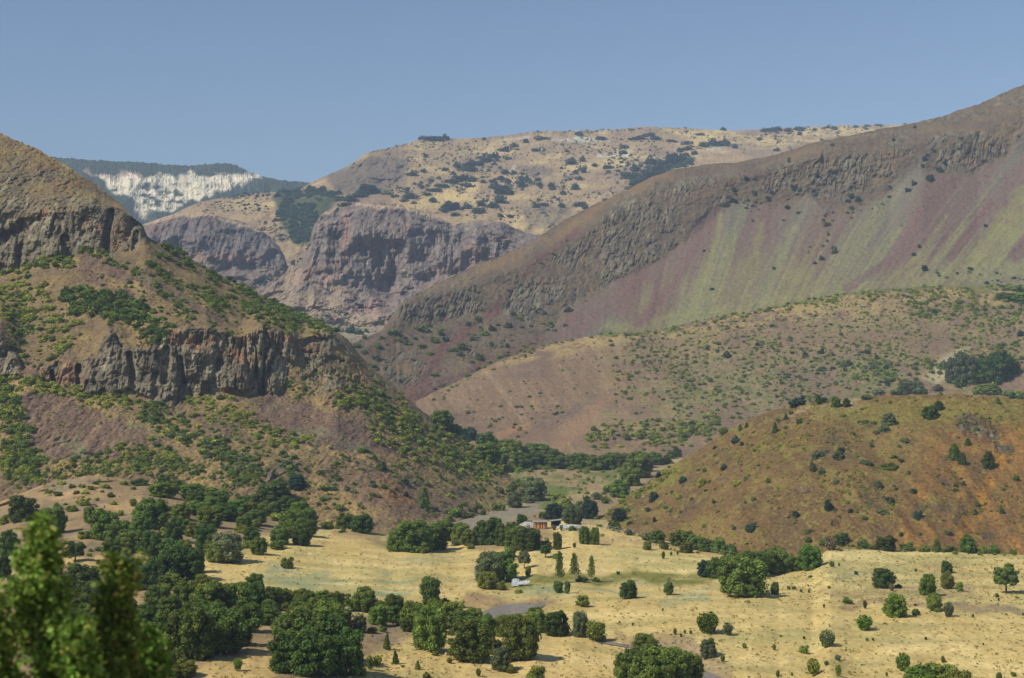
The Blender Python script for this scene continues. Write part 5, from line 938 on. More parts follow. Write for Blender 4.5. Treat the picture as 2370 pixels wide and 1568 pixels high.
# ------------------------------------------------------------------ scattered shrubs, by slope
def zone_points(strokes, seed):
    """strokes: (polyline, half width, count, (smallest, largest) px, colours)"""
    rg = np.random.default_rng(seed); out = []
    for pts, hw, n, (a, b), cols in strokes:
        L = [math.hypot(pts[i+1][0]-pts[i][0], pts[i+1][1]-pts[i][1]) for i in range(len(pts)-1)]; T = sum(L)
        ctr = [(rg.random()*T, rg.normal()*hw*0.6) for _ in range(max(1, n//5))]
        for _ in range(n):
            if rg.random() < 0.68:
                c = ctr[rg.integers(len(ctr))]; t = c[0]+rg.normal()*hw*0.35; off = c[1]+rg.normal()*hw*0.22
            else: t = rg.random()*T; off = rg.uniform(-1, 1)*hw
            t = min(max(t, 0), T*0.9999); i = 0
            while t > L[i]: t -= L[i]; i += 1
            q = t/L[i]; ax, ay = pts[i]; bx, by = pts[i+1]; nx, ny = -(by-ay)/L[i], (bx-ax)/L[i]
            s = a+(b-a)*rg.random()**2.6
            out.append((ax+(bx-ax)*q+nx*off, ay+(by-ay)*q+ny*off, s, cols[rg.integers(len(cols))]))
    return out
def scatter(sheet, strokes, seed, where, limit=300, avoid=None):
    pts = zone_points(strokes, seed)
    pts = [p for p in pts if (avoid is None or not avoid(p[0], p[1]))]
    ok = []
    for u, v, s, c in pts:
        if not (-12 < u < 2382 and v < 1575): continue
        h = hit(u, v)
        if h and h[2].name in sheet: ok.append((u, v, s, c, h))
    for u, v, s, c, h in ok:
        plant('shrub', KEYC[c], u, v, s, s*random.uniform(0.6, 0.85), None, None, sheet, split=False, sink=0.12, where=where)
rock_d = lambda u, v: (v > np.interp(u, [p[0] for p in D_low_top], [p[1] for p in D_low_top])+6 and v < np.interp(u, [p[0] for p in D_low_bot], [p[1] for p in D_low_bot])-2 and u < 815 and random.random() < 0.95) or \
    (v > np.interp(u, [p[0] for p in D_up_top], [p[1] for p in D_up_top]) and v < np.interp(u, [p[0] for p in D_up_bot], [p[1] for p in D_up_bot])-2 and u < 350 and random.random() < 0.95)
ZD = [
 ([(0, 632), (90, 612), (170, 605)], 14, 101, (10, 26), 'ddmy'), ([(370, 580), (430, 608), (520, 648), (600, 690), (700, 730), (780, 775)], 16, 219, (8, 24), 'ddmm'),
 ([(185, 580), (280, 612), (330, 640), (390, 690), (450, 730)], 12, 101, (8, 22), 'dmm'), ([(330, 600), (400, 650), (470, 690), (540, 720)], 12, 101, (8, 20), 'dmm'),
 ([(150, 695), (260, 712), (330, 740), (385, 785)], 26, 202, (12, 40), 'dddmm'), ([(0, 660), (60, 690), (110, 740), (160, 800)], 50, 287, (8, 24), 'dmyyyy'), ([(30, 700), (60, 780), (20, 820)], 30, 84, (8, 26), 'ddmy'),
 ([(200, 650), (300, 700), (430, 760), (560, 770)], 46, 219, (6, 18), 'dmmg'), ([(450, 680), (560, 700), (660, 740), (740, 770)], 34, 287, (6, 20), 'dmmo'), ([(560, 720), (640, 735), (700, 760)], 20, 101, (10, 24), 'dmm'),
 ([(0, 885), (60, 890), (130, 905), (220, 915), (300, 935), (360, 960)], 20, 202, (8, 24), 'mmyyyd'), ([(0, 880), (20, 960), (40, 1040), (90, 1090)], 34, 236, (12, 34), 'ddmmy'), ([(0, 1060), (60, 1090), (110, 1110)], 24, 118, (12, 30), 'dmyy'),
 ([(430, 925), (520, 945), (600, 990), (640, 1020), (740, 1030)], 20, 219, (7, 20), 'myyyd'), ([(340, 960), (440, 1005), (520, 1050), (600, 1090)], 26, 321, (8, 28), 'ddmmyg'), ([(120, 1090), (250, 1075), (380, 1070), (520, 1100), (600, 1120)], 30, 439, (7, 22), 'dmmmygo'),
 ([(230, 1060), (330, 1050), (430, 1080)], 26, 152, (8, 24), 'dmyy'), ([(480, 950), (560, 1000), (620, 1050)], 24, 118, (6, 16), 'mmy'),
 ([(790, 900), (880, 940), (960, 985), (1050, 1035), (1110, 1075), (1160, 1095)], 30, 557, (7, 22), 'dmmmyyo'), ([(860, 990), (960, 1040), (1060, 1080), (1140, 1100)], 28, 287, (7, 20), 'dmyy'), ([(660, 890), (700, 930), (720, 900)], 20, 42, (6, 16), 'dmy'),
 ([(700, 1050), (820, 1090), (940, 1110), (1100, 1140), (1200, 1160)], 40, 202, (6, 15), 'dmgy'), ([(640, 1060), (700, 1120), (860, 1180)], 36, 101, (8, 24), 'dmg'), ([(980, 1180), (1080, 1185), (1180, 1160)], 22, 84, (6, 16), 'dmg'),
 ([(0, 340), (150, 430), (300, 520)], 60, 101, (3, 8), 'gdo'), ([(60, 920), (300, 960)], 40, 67, (4, 10), 'myo'), ([(700, 850), (800, 860), (900, 920)], 50, 135, (5, 12), 'dmo'), ([(20, 780), (90, 860), (110, 800)], 16, 50, (6, 18), 'dmy'), ([(250, 780), (450, 800), (640, 830)], 40, 42, (6, 13), 'dm'),
 ([(100, 700), (800, 1100)], 300, 507, (2.5, 6), 'dmyo')]
scatter(('rocky_hill',), ZD, 301, 'on the rocky hill', 300, rock_d)
ZF = [
 ([(1450, 800), (1700, 770), (1950, 760), (2150, 780)], 60, 1215, (3.4, 10.8), 'dmmoogg'), ([(1420, 870), (1650, 850), (1900, 850), (2100, 850)], 60, 1215, (4.0, 13.2), 'dmmmoogu'), ([(1560, 940), (1750, 920), (1900, 910)], 46, 432, (4.6, 13.2), 'dmmog'),
 ([(1360, 1015), (1450, 1000), (1560, 1000), (1660, 985)], 26, 270, (6.9, 20.4), 'dmmyyo'), ([(1480, 1030), (1600, 1020)], 16, 81, (5.8, 15.6), 'mmyo'), ([(1600, 745), (1850, 700), (2100, 678), (2369, 672)], 14, 567, (4.6, 12.0), 'dmmyyo'), ([(2100, 700), (2250, 720), (2369, 720)], 34, 351, (5.8, 16.8), 'dmmyyo'),
 ([(1760, 700), (2000, 700), (2200, 740), (2369, 780)], 60, 675, (2.9, 8.4), 'dmogg'), ([(1390, 774), (1480, 770), (1570, 760)], 6, 121, (3.4, 9.6), 'mmyo'), ([(1000, 930), (1100, 862), (1250, 805), (1390, 775)], 6, 121, (3.4, 12.0), 'dmmo'),
 ([(1100, 900), (1250, 880), (1380, 900)], 60, 121, (2.3, 8.4), 'dmgx'), ([(1080, 960), (1200, 960), (1300, 960)], 40, 81, (2.9, 13.2), 'dmg'), ([(2000, 860), (2100, 870), (2200, 860)], 26, 121, (6.9, 19.2), 'dmmog'), ([(2200, 800), (2369, 760)], 46, 162, (4.6, 14.4), 'mmyo'), ([(2250, 860), (2369, 830)], 36, 108, (9.2, 26.4), 'dmmy'), ([(1300, 870), (1400, 800)], 30, 54, (2.3, 7.2), 'dg'), ([(1500, 900), (2300, 760)], 120, 1215, (2.1, 5.4), 'dmogo')]
scatter(('shrubby_slope',), ZF, 302, 'on the shrubby slope behind the river', 300)
ZE = [([(1420, 1180), (1600, 1100), (1800, 1010), (2000, 970), (2369, 960)], 60, 504, (3.1, 11.7), 'dmmoyyg'), ([(1450, 1220), (1800, 1180), (2100, 1150), (2369, 1180)], 80, 624, (3.1, 10.4), 'dmmogy'), ([(1400, 1190), (1480, 1130), (1560, 1080)], 16, 132, (5.0, 15.6), 'myyo'), ([(1700, 1060), (1900, 1000), (2000, 1010)], 40, 240, (3.8, 10.4), 'myyoo'), ([(1900, 1080), (2040, 1120)], 50, 144, (3.8, 11.7), 'mooy'), ([(2200, 960), (2369, 1000)], 40, 72, (3.8, 9.1), 'om'), ([(1400, 1060), (2369, 1100)], 200, 1800, (2.2, 6.5), 'omoygm')]
scatter(('ochre_hill',), ZE, 303, 'on the ochre hillside', 220)
ZG = [([(1660, 440), (1720, 470), (1800, 490), (1880, 470)], 22, 60, (3, 12), 'uuog'), ([(1880, 460), (1930, 510), (1900, 560), (1880, 600)], 14, 50, (2.5, 9), 'ug'), ([(1960, 480), (2060, 470), (2130, 400)], 22, 60, (3, 10), 'uuom'), ([(2180, 440), (2130, 480), (2080, 520)], 8, 30, (2, 6), 'gu'), ([(1440, 560), (1400, 640), (1300, 720)], 16, 30, (3, 9), 'uo'), ([(1340, 530), (1250, 620), (1150, 700)], 10, 40, (3, 10), 'umo'),
 ([(1080, 780), (1180, 740), (1290, 740)], 22, 90, (4, 14), 'uummo'), ([(1050, 830), (1150, 800), (1250, 780)], 22, 90, (3, 12), 'ummg'), ([(870, 800), (960, 780), (1060, 760)], 18, 60, (4, 14), 'umm'), ([(840, 830), (900, 880), (960, 900)], 22, 50, (3, 10), 'ugm'), ([(2200, 400), (2330, 420)], 14, 30, (3, 8), 'omu'), ([(2250, 450), (2150, 560)], 30, 30, (1.8, 4), 'ug'), ([(1640, 560), (1620, 640), (1680, 700)], 30, 30, (1.6, 4), 'ug'), ([(2150, 640), (2369, 640)], 14, 26, (3, 10), 'uug'), ([(1700, 400), (2000, 360), (2300, 280)], 40, 110, (2, 6), 'ugx'), ([(1060, 900), (1130, 850), (1240, 800)], 12, 50, (3, 12), 'umm')]
scatter(('scree_mountain',), ZG, 304, 'on the slopes of the scree mountain', 260)
ZI = [([(880, 345), (1000, 330), (1100, 345), (1200, 330)], 14, 221, (2, 8), 'uuu'), ([(930, 380), (1050, 370), (1150, 390)], 30, 221, (2, 9), 'uuu'), ([(1050, 440), (1160, 380), (1200, 340)], 14, 136, (4, 12), 'uuu'), ([(1080, 500), (1160, 440), (1220, 400)], 22, 204, (3, 11), 'uu'), ([(1130, 470), (1200, 430), (1250, 410)], 12, 119, (4, 12), 'uu'), ([(1240, 470), (1320, 420), (1350, 380)], 20, 153, (3, 11), 'uu'), ([(1250, 340), (1400, 345), (1560, 350)], 26, 323, (2, 9), 'uu'), ([(1400, 380), (1500, 400), (1600, 370)], 26, 255, (3, 12), 'uu'),
 ([(1200, 310), (1400, 303), (1600, 302)], 6, 153, (2, 7), 'uu'), ([(1600, 320), (1750, 320), (1900, 302), (2050, 296)], 9, 221, (2, 10), 'uu'), ([(1700, 345), (1800, 335), (1900, 330)], 10, 85, (2, 7), 'ug'), ([(640, 450), (700, 450), (760, 445), (790, 460)], 12, 153, (8, 20), 'uu'), ([(650, 480), (690, 500), (730, 500)], 24, 255, (9, 20), 'uuu'), ([(690, 520), (700, 560)], 20, 153, (8, 18), 'uu'), ([(450, 500), (540, 470), (620, 470)], 26, 204, (3, 10), 'uu'), ([(590, 520), (640, 530), (660, 560)], 12, 85, (4, 10), 'uu'), ([(780, 470), (850, 440), (900, 430)], 8, 85, (4, 12), 'uu'),
 ([(900, 450), (1020, 420), (1130, 360)], 8, 153, (5, 14), 'uu'), ([(1150, 500), (1300, 480), (1450, 450)], 26, 187, (3, 9), 'uu'), ([(1470, 420), (1530, 400), (1600, 375)], 10, 153, (6, 15), 'uu'), ([(900, 400), (1600, 380)], 110, 1300, (1.6, 6), 'ugu'), ([(1600, 330), (2050, 300)], 20, 187, (1.5, 4), 'ug'), ([(520, 455), (620, 447), (700, 442)], 6, 102, (4, 12), 'uu')]
scatter(('plateau',), ZI, 305, 'on the tan plateau behind the canyon', 300)
ZH = [([(600, 660), (640, 630), (680, 610)], 9, 70, (5, 13), 'uu'), ([(660, 560), (680, 600), (720, 560)], 10, 40, (5, 12), 'uu'), ([(880, 640), (960, 660)], 30, 30, (3, 8), 'ug'), ([(640, 700), (760, 740), (830, 750)], 26, 80, (3, 9), 'gu'), ([(730, 740), (800, 760), (860, 740)], 22, 60, (4, 13), 'umm'), ([(1000, 490), (1200, 540)], 14, 30, (3, 8), 'uu'), ([(830, 790), (870, 790), (840, 830)], 14, 40, (5, 14), 'umm')]
scatter(('canyon_wall', 'gorge_wall'), ZH, 306, 'at the canyon walls', 200)
ZV = [([(1200, 1105), (1300, 1115), (1400, 1100), (1440, 1110)], 16, 90, (3, 12), 'mmoo'), ([(1230, 1140), (1300, 1150), (1360, 1130)], 12, 60, (3, 12), 'mmoo'), ([(1190, 1090), (1300, 1083), (1440, 1088)], 8, 120, (8, 20), 'mmm'), ([(1280, 1170), (1380, 1160), (1420, 1150)], 16, 60, (5, 16), 'mmoy'), ([(1210, 1200), (1290, 1195), (1380, 1200)], 10, 40, (4, 14), 'mgo'), ([(1060, 1200), (1150, 1180), (1230, 1165)], 6, 30, (3, 8), 'mo')]
scatter(('valley_floor',), ZV, 307, 'on the river flats', 240)
ZM = [([(1050, 1440), (1000, 1430), (900, 1420), (760, 1380)], 22, 120, (6, 18), 'mmo'), ([(30, 1250), (200, 1290), (400, 1300)], 30, 70, (6, 20), 'mmyo'), ([(100, 1130), (350, 1130), (560, 1170)], 24, 120, (3, 12), 'yyoom'), ([(560, 1160), (700, 1200), (820, 1222)], 14, 110, (10, 26), 'mmmo'), ([(380, 1120), (480, 1150), (600, 1180)], 20, 120, (10, 30), 'mmmo'), ([(700, 1480), (900, 1520), (1000, 1540)], 30, 50, (3, 10), 'moo'), ([(1340, 1232), (1500, 1258), (1650, 1285)], 8, 50, (3, 9), 'oxm'), ([(1380, 1215), (1500, 1240), (1650, 1275), (1740, 1290)], 6, 90, (8, 18), 'mmg'), ([(1720, 1290), (1850, 1300)], 9, 50, (12, 28), 'mm'), ([(1940, 1270), (2369, 1283)], 4, 90, (5, 16), 'mmo'), ([(900, 1262), (1050, 1258), (1150, 1255)], 7, 40, (6, 18), 'mmo')]
scatter(('ground',), ZM, 308, 'about the meadow and the knoll', 300)
def wood(pts, n, a, b, cols, where, seed):
    rg = np.random.default_rng(seed); P_ = np.array(pts); k = 0; done = []
    while k < n:
        n0 = len(done)
        u = rg.uniform(P_[:, 0].min(), P_[:, 0].max()); v = rg.uniform(P_[:, 1].min(), P_[:, 1].max()); k += 0.25
        ins = False
        for i in range(len(pts)):
            ax, ay = pts[i]; bx, by = pts[(i+1) % len(pts)]
            if (ay > v) != (by > v) and u < (bx-ax)*(v-ay)/(by-ay)+ax: ins = not ins
        w = rg.uniform(a, b)
        if not ins or any(math.hypot(u-q[0], (v-q[1])*1.5) < 0.42*w for q in done): continue
        done.append((u, v)); k += 0.75
        plant('oak', KEYC[cols[rg.integers(len(cols))]], u, v, w, w*rg.uniform(0.75, 0.95), None, None, ('ground', 'valley_floor'), where=where)
wood([(330, 1440), (460, 1370), (600, 1360), (640, 1390), (620, 1470), (520, 1500), (400, 1530), (330, 1570)], 20, 32, 54, 'dmmmoy', 'in the lower left wood', 1)
wood([(120, 1440), (330, 1420), (340, 1600), (100, 1600)], 14, 46, 74, 'ddmo', 'in the lower left wood', 2)
wood([(560, 1380), (760, 1400), (900, 1420), (1060, 1440), (1120, 1480), (1000, 1480), (800, 1440), (640, 1450)], 14, 26, 42, 'mmo', 'in the bottom wood', 3)
wood([(300, 1130), (450, 1140), (600, 1165), (720, 1195), (830, 1220), (700, 1215), (600, 1230), (420, 1210), (330, 1170)], 18, 22, 40, 'mmoy', 'on the knoll below the rocky hill', 4)
wood([(190, 1210), (330, 1200), (500, 1250), (560, 1290), (480, 1300), (380, 1290), (260, 1260)], 14, 26, 46, 'mdoy', 'in the lower left wood', 5)
settle()
# low weeds in the dry grass: nobody could count them
rg = np.random.default_rng(99); co = []; fa = []; cl = []; o = 0
for i in range(8000):
    t = rg.random()
    u, v = (rg.uniform(-20, 2400), rg.uniform(1240, 1580)) if t < 0.85 else (rg.uniform(1800, 2400), rg.uniform(1290, 1400))
    if u < 480 and v > 1330: continue
    h = hit(u, v, ('ground',))
    if not h: continue
    (x, y, z), r, _ = h; w = rg.uniform(0.12, 0.42)*(1+0.8*(rg.random() > 0.94)); n = 5
    cc = [np.array(S(150, 140, 84)), np.array(S(120, 116, 62)), np.array(S(190, 170, 120)), np.array(S(160, 150, 90)), np.array(S(170, 146, 104)), np.array(S(214, 194, 140))][rg.integers(6)]
    p = rg.normal(size=(n, 3))*np.array([w*0.35, w*0.35, 0])+np.array([x, y, z+w*0.35]); nr = rg.normal(size=(n, 3)); nr[:, 2] *= 0.4; nr /= np.linalg.norm(nr, axis=1, keepdims=True)
    q, f = quads(p, nr, np.full(n, w*0.32), rg); co.append(q); fa.append(f+o); cl.append(np.repeat(cc[None]*rg.uniform(0.7, 1.2, (n, 1)), 4, 0)); o += len(q)
wd = link(bpy.data.objects.new('weeds', mesh_from('weeds', np.concatenate(co), np.concatenate(fa), np.concatenate(cl), False, (LEAF,)))); tag(wd, 'low dry weeds and tufts scattered over the meadow grass', 'weeds', None, 'stuff')
# ------------------------------------------------------------------ young poplars close to the camera
def near_poplar(x, y, top, base, halfw, seed, label, trunk_r, trunkmat, n):
    rg = np.random.default_rng(seed); H = top-base
    e = bpy.data.objects.new('poplar_tree', None); link(e); e.location = (x, y, base); tag(e, label, 'tree')
    t = tube([(0, 0, -0.3), (0.05, 0, H*0.5), (0, 0, H*0.97)], [trunk_r*1.6, trunk_r, trunk_r*0.15], sides=10)
    br = [t]; P3 = []; 
    for i in range(64):
        z = H*(0.12+0.86*i/64); a = rg.random()*6.28; ln = halfw*(1-((z/H)-0.12)/0.88)**0.85*(0.7+0.45*rg.random())+0.08
        tip = np.array([math.cos(a)*ln, math.sin(a)*ln, z+ln*0.75]); st = np.array([0, 0, z])
        br.append(tube([st, st*0.5+tip*0.5-np.array([0, 0, 0.04*ln]), tip], [trunk_r*0.22, trunk_r*0.13, 0.004], sides=5)); P3.append((st, tip))
    tr = link(bpy.data.objects.new('trunk', mesh_from('trunk', *merge(br)[:2], None, True, (trunkmat,)))); tr.parent = e
    k = rg.integers(0, len(P3), n); q = rg.random(n)**0.6; st = np.array([p[0] for p in P3])[k]; tp = np.array([p[1] for p in P3])[k]
    p = st+(tp-st)*q[:, None]+rg.normal(size=(n, 3))*np.array([0.10, 0.10, 0.13])
    nr = rg.normal(size=(n, 3)); nr[:, 2] = np.abs(nr[:, 2])*0.6+0.2; nr /= np.linalg.norm(nr, axis=1, keepdims=True)
    co, fa = quads(p, nr, 0.055*(0.6+0.8*rg.random(n)), rg, 0.8)
    f = (1+0.35*rg.normal(size=(n, 1))).clip(0.4, 2); c = np.array([0.19, 0.28, 0.042])[None]*f; c = np.where(rg.random((n, 1)) > 0.9, np.array([[0.34, 0.33, 0.08]]), c)
    cr_ = link(bpy.data.objects.new('crown', mesh_from('crown', co, fa, np.repeat(c, 4, 0), False, (LEAF,)))); cr_.parent = e
def at(u, v, r): return P(u, v, r)
xa, ya, za = at(84, 1200, 24); near_poplar(xa, ya, za, -11.5, 1.35, 401, 'taller leafy young poplar with a pale stem at the very left, closest to the viewer', 0.05, PALE_BARK, 15000)
xa, ya, za = at(282, 1285, 25); near_poplar(xa, ya, za, -11.8, 1.45, 402, 'lower leafy young poplar close to the viewer, right of the taller one', 0.045, PALE_BARK, 13000)
xa, ya, za = at(-20, 1370, 23); near_poplar(xa, ya, za, -11.2, 1.0, 403, 'leafy young poplar cut off by the left edge of the view', 0.05, PALE_BARK, 11000)
xa, ya, za = at(185, 1440, 23.5); near_poplar(xa, ya, za, -11.3, 1.1, 404, 'shortest of the close young poplars, between the two taller ones', 0.04, PALE_BARK, 11000)

xa, ya, za = at(345, 1455, 26); near_poplar(xa, ya, za, -12.0, 1.2, 405, 'small leafy poplar close to the viewer, rightmost of the blurred group', 0.04, PALE_BARK, 9000)

# ------------------------------------------------------------------ road and river bed
def ribbon(name, left, right, n, m, mat, only, lift, colf=None):
    def samp(c, t):
        c = sorted(c) if False else c
        L = [0]
        for i in range(len(c)-1): L.append(L[-1]+math.hypot(c[i+1][0]-c[i][0], c[i+1][1]-c[i][1]))
        t *= L[-1]; i = 0
        while i < len(c)-2 and t > L[i+1]: i += 1
        q = (t-L[i])/(L[i+1]-L[i]); return c[i][0]+(c[i+1][0]-c[i][0])*q, c[i][1]+(c[i+1][1]-c[i][1])*q
    co = []
    for i in range(n+1):
        a = samp(left, i/n); b = samp(right, i/n)
        for j in range(m+1):
            q = j/m; u = a[0]+(b[0]-a[0])*q; v = a[1]+(b[1]-a[1])*q; h = hit(u, v, only); co.append((h[0][0], h[0][1], h[0][2]+lift) if h else P(u, v, 200))
    fa = [[i*(m+1)+j, i*(m+1)+j+1, (i+1)*(m+1)+j+1, (i+1)*(m+1)+j] for i in range(n) for j in range(m)]
    o = link(bpy.data.objects.new(name, mesh_from(name, np.array(co), np.array(fa), None, True, (mat,)))); o['kind'] = 'structure'; return o
ASPH = plain_mat('worn_asphalt', S(122, 114, 104), 0.9, 0.12, 1.2)
ribbon('road', [(1105, 1420), (1135, 1408), (1170, 1400), (1215, 1396), (1262, 1399)], [(1112, 1440), (1150, 1434), (1190, 1426), (1225, 1416), (1256, 1405)], 40, 8, ASPH, ('ground',), 0.10)
ribbon('road', [(1385, 1482), (1420, 1487), (1460, 1493), (1500, 1502), (1530, 1510)], [(1380, 1487), (1416, 1493), (1458, 1500), (1498, 1510), (1528, 1518)], 40, 5, ASPH, ('ground',), 0.10)
ribbon('road', [(1590, 1540), (1625, 1550), (1665, 1566), (1720, 1590)], [(1580, 1548), (1612, 1560), (1650, 1578), (1700, 1606)], 30, 5, ASPH, ('ground',), 0.10)

# ------------------------------------------------------------------ shed, lean-to, hives, mound, fence, sheeting
def box(cx, cy, cz, sx, sy, sz, rot=0.0):
    c, s = math.cos(rot), math.sin(rot); v = []
    for dz in (0, sz):
        for dx, dy in ((-sx/2, -sy/2), (sx/2, -sy/2), (sx/2, sy/2), (-sx/2, sy/2)): v.append((cx+dx*c-dy*s, cy+dx*s+dy*c, cz+dz))
    return np.array(v, float), np.array([[0, 3, 2, 1], [4, 5, 6, 7], [0, 1, 5, 4], [1, 2, 6, 5], [2, 3, 7, 6], [3, 0, 4, 7]]), np.ones((8, 3))
def part(name, boxes, mat, parent=None, smooth=False):
    g = merge(boxes); o = link(bpy.data.objects.new(name, mesh_from(name, g[0], g[1], None, smooth, (mat,)))); o.parent = parent; return o
def root(name, u, v, label, cat, rz=0.0, only=('ground',), group=None):
    h = hit(u, v, only); e = bpy.data.objects.new(name, None); link(e); e.location = h[0]; e.rotation_euler = (0, 0, rz); tag(e, label, cat, group); return e
RED = plain_mat('rusty_red_paint', S(158, 66, 38), 0.7, 0.35, 4); YELP = plain_mat('faded_yellow_paint', S(196, 160, 96), 0.7, 0.25, 4); WHT = plain_mat('white_paint', (0.72, 0.74, 0.76), 0.6, 0.12, 3); BLU = plain_mat('pale_blue_paint', S(175, 195, 222), 0.6, 0.15, 3)
WOOD = plain_mat('weathered_wood', S(120, 104, 88), 0.9, 0.3, 5); TIN = plain_mat('weathered_tin', S(176, 168, 156), 0.5, 0.3, 2, 0.3); DARKM = plain_mat('painted_shade', (0.012, 0.011, 0.010), 0.9, 0.2, 2); STONE = plain_mat('grey_stone', S(150, 145, 138), 0.95, 0.3, 2)
e = root('shed', 1251, 1224, 'small shed clad in red and yellow sheets at the far edge of the meadow', 'shed', 0.06)
e.scale = (0.8, 0.8, 0.9)
part('wall', [box(0, 1.5, -0.4, 4.0, 2.6, 2.3)], WOOD, e)
st = [(-1.72, .34, 0), (-1.36, .36, 1), (-0.98, .36, 0), (-0.6, .38, 0), (-0.2, .38, 1), (0.2, .34, 0), (0.56, .36, 1), (0.95, .38, 0)]
for x, w, k in st: part('cladding_sheet', [box(x, 0.16, 0.0+0.07*(abs(x*7) % 1), w, 0.05, 1.75+0.1*(abs(x*5) % 1))], RED if k else YELP, e)
part('door', [box(1.5, 0.15, 0.0, 0.7, 0.06, 1.7)], WOOD, e)
part('roof', [box(0.05, 1.4, 1.92, 4.5, 3.2, 0.10)], TIN, e)
part('foundation', [box(-0.2, 0.0, -0.7, 4.2, 0.5, 0.7)], STONE, e)
e = root('lean_to', 1286, 1219, 'open lean-to with a pale sloping roof beside the striped shed', 'shelter', 0.0)
e.scale = (0.62, 0.7, 0.85)
for x, y in ((-1.7, 0), (1.9, 0), (-1.7, 2.2), (1.9, 2.2)): part('post', [box(x, y+0.5, -0.5, 0.12, 0.12, 2.3)], WOOD, e)
g = box(0.1, 1.6, 1.8, 4.6, 2.9, 0.09); g[0][:, 2] += 0.10*(g[0][:, 0]); part('roof', [g], TIN, e)
part('back_wall', [box(0.1, 2.75, -0.5, 4.0, 0.08, 2.1)], DARKM, e)  # near-black back wall: the shade under the roof painted as colour
part('crate_stack', [box(-0.9, 1.4, -0.3, 0.7, 0.6, 0.9), box(0.0, 1.7, -0.3, 0.8, 0.6, 0.6)], WOOD, e)
hv = [(1297, 1221, 0), (1301, 1223, 1), (1306, 1220, 1), (1310, 1224, 0), (1314, 1221, 1), (1317, 1224, 1), (1321, 1221, 0), (1325, 1223, 0), (1329, 1221, 1), (1333, 1224, 0), (1292, 1223, 1), (1308, 1226, 0), (1323, 1226, 1), (1337, 1222, 1)]
for i, (u, v, k) in enumerate(hv):
    e = root('beehive', u, v, ('white' if k else 'pale blue')+' wooden beehive right of the lean-to, number '+['one','two','three','four','five','six','seven','eight','nine','ten','eleven','twelve','thirteen','fourteen'][sorted(x[0] for x in hv).index(u)]+' from the left', 'beehive', random.uniform(-0.2, 0.2), group=('white' if k else 'pale blue')+' beehives right of the lean-to')
    m = WHT if k else BLU
    part('hive_body', [box(0, 0, 0.12, 0.52, 0.46, 0.44+0.22*(i % 3 == 0))], m, e); part('lid', [box(0, 0, 0.56+0.22*(i % 3 == 0), 0.58, 0.52, 0.09)], WHT, e); part('stand', [box(-0.18, 0, -0.1, 0.07, 0.42, 0.22), box(0.18, 0, -0.1, 0.07, 0.42, 0.22)], WOOD, e)
e = root('gate_post', 1347, 1219, 'white leaning post at the right end of the beehive row', 'post'); part('post', [box(0, 0, -0.2, 0.16, 0.16, 1.5)], WHT, e); part('stay', [box(0.4, 0, -0.2, 0.1, 0.1, 1.0, 0.3)], WHT, e)
# gravel mound and boulders
def lump(name, u, v, sx, sy, sz, mat, label, cat, seed, only=('ground',), group=None):
    A, B = 22, 10; rg = np.random.default_rng(seed); co = []
    for j in range(B):
        ph = (j/(B-1))*math.pi*0.56
        for i in range(A):
            a = 2*math.pi*i/A; k = 1+0.16*math.sin(3*a+seed)+0.10*math.sin(5*a+2*ph+seed)+0.07*rg.normal()*(j > 0)
            co.append((math.sin(ph)*math.cos(a)*sx*k, math.sin(ph)*math.sin(a)*sy*k, math.cos(ph)*sz*(1+0.05*rg.normal()*(j > 0))))
    fa = [[j*A+i, (j+1)*A+i, (j+1)*A+(i+1) % A, j*A+(i+1) % A] for j in range(B-1) for i in range(A)]
    h = hit(u, v, only); o = link(bpy.data.objects.new(name, mesh_from(name, np.array(co), np.array(fa), None, True, (mat,)))); o.location = h[0]; tag(o, label, cat, group); return o
GRAV = plain_mat('gravel', S(168, 160, 150), 0.95, 0.2, 3)
lump('gravel_mound', 1222, 1221, 2.2, 1.8, 1.5, GRAV, 'pale grey gravel mound left of the striped shed', 'mound', 3)
for i, (c, x, y, s) in enumerate([('C', 245, 968, 0.45), ('B', 1755, 550, 0.5), ('B', 1690, 552, 0.35), ('C', 1000, 187, 0.5), ('A', 790, 262, 0.4), ('A', 470, 212, 0.35), ('B', 2100, 905, 0.3), ('D', 1275, 1012, 0.35), ('A', 470, 945, 0.5), ('A', 660, 975, 0.5)]):
    u, v = cr(c, x, y)
    wh = ['beside the asphalt bend', 'at the right end of the meadow edge thicket', 'among the meadow edge trees', 'low on the ochre hill', 'on the bare knoll near the yellow bush', 'at the left of the bare knoll', 'near the poplar bushes', 'on the brown track of the right field', 'in the left wood below the dark oak', 'in the left wood right of the first stone'][i]
    lump('boulder', u, v, s, s*0.8, s*0.75, STONE, 'pale grey boulder '+wh, 'rock', 20+i, None)
# crumpled white sheeting: one piece propped up, one lying flat
def sheet(name, w, d, fz, mat, parent, off, rot=0.0, n=14):
    co = []
    for j in range(n+1):
        for i in range(n+1):
            x = (i/n-0.5)*w; y = (j/n-0.5)*d; c, s = math.cos(rot), math.sin(rot); co.append((off[0]+x*c-y*s, off[1]+x*s+y*c, off[2]+fz(i/n, j/n)+0.22*random.random()))
    fa = np.array([[j*(n+1)+i, j*(n+1)+i+1, (j+1)*(n+1)+i+1, (j+1)*(n+1)+i] for j in range(n) for i in range(n)])
    o = link(bpy.data.objects.new(name, mesh_from(name, np.array(co), fa, None, False, (mat,)))); o.parent = parent
    sm = o.modifiers.new('thick', 'SOLIDIFY'); sm.thickness = 0.03; return o
PLA = plain_mat('white_plastic', S(176, 180, 184), 0.5, 0.15, 2)
e = root('plastic_shelter', 1193, 1357, 'propped sheet of crumpled white plastic beside the big meadow clump', 'tarpaulin', -0.1)
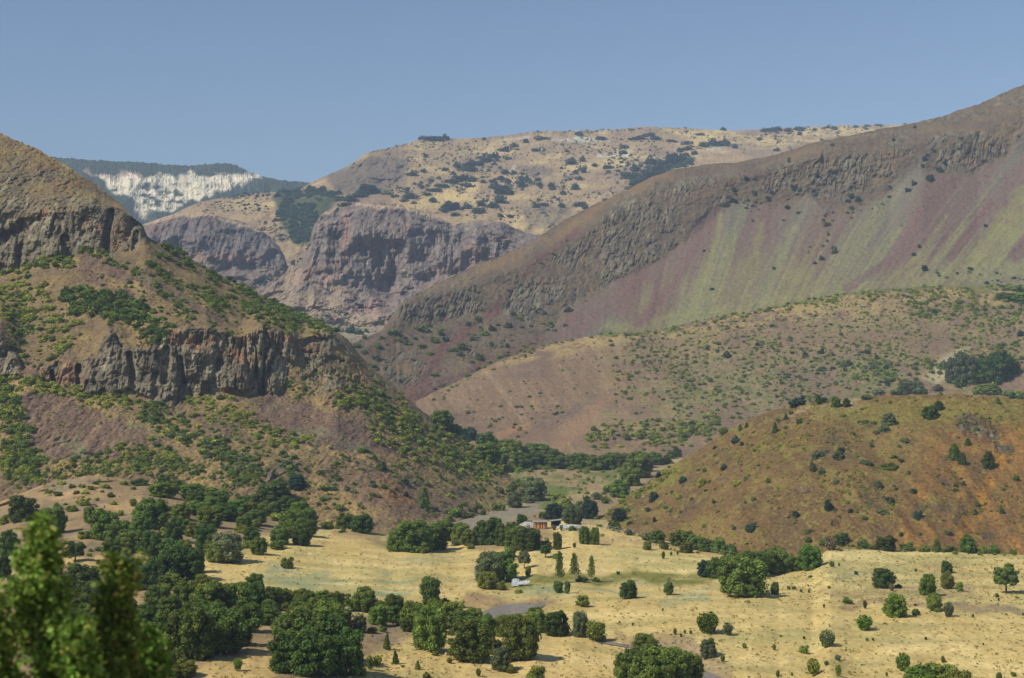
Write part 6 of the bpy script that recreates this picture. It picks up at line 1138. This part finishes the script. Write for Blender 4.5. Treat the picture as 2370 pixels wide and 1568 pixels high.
sheet('cover', 1.3, 1.1, lambda a, b: 0.15+1.1*b-0.25*abs(a-0.5), PLA, e, (-0.1, 0.3, 0.0)); part('prop', [box(0.65, 0.2, -0.1, 0.09, 0.09, 1.5), box(-0.65, 0.8, -0.1, 0.09, 0.09, 1.4)], WOOD, e)
h = hit(1211, 1356, ('ground',)); o = sheet('plastic_sheet', 2.3, 1.2, lambda a, b: 0.30+0.35*b+0.25*a*a, PLA, None, (0, 0.2, 0), -0.15); o.location = h[0]; tag(o, 'flat white plastic sheet lying right of the propped one', 'tarpaulin')
# wire fence along the far rim of the meadow
e = bpy.data.objects.new('wire_fence', None); link(e); tag(e, 'thin post and wire fence along the far rim of the meadow', 'fence'); e.location = hit(1500, 1246, ('ground',))[0]
ex, ey, ez = e.location; pp = []
for i in range(26):
    t = i/25; u = 1352+t*350; v = np.interp(u, [1352, 1400, 1500, 1600, 1702], [1218, 1226, 1246, 1269, 1292]); p = hit(u, v, ('ground',))[0]; pp.append(p)
    part('post', [box(p[0]-ex, p[1]-ey, p[2]-ez-0.2, 0.09, 0.09, 1.5)], PALE_BARK if i % 4 == 0 else WOOD, e)
part('wire', [tube([(a[0]-ex, a[1]-ey, a[2]-ez+k), (b[0]-ex, b[1]-ey, b[2]-ez+k)], [0.012, 0.012], sides=4) for a, b in zip(pp[:-1], pp[1:]) for k in (0.6, 1.15)], TIN, e)

# ------------------------------------------------------------------ haze: the dusty summer air of the valley
hb = box(0, 2800, -90, 9000, 6000, 90+620)
hz = link(bpy.data.objects.new('haze', mesh_from('haze', hb[0], hb[1], None, False, ()))); hz['kind'] = 'stuff'; hz['label'] = 'pale blue summer haze filling the valley'; hz['category'] = 'haze'
hm = bpy.data.materials.new('haze'); hm.use_nodes = True; hm.node_tree.nodes.clear()
pv = hm.node_tree.nodes.new('ShaderNodeVolumePrincipled'); ho = hm.node_tree.nodes.new('ShaderNodeOutputMaterial')
pv.inputs['Color'].default_value = (*HAZE_COLOR, 1); pv.inputs['Density'].default_value = HAZE_DENSITY; pv.inputs["Anisotropy"].default_value = -0.2
hm.node_tree.links.new(pv.outputs[0], ho.inputs['Volume']); hz.data.materials.append(hm)
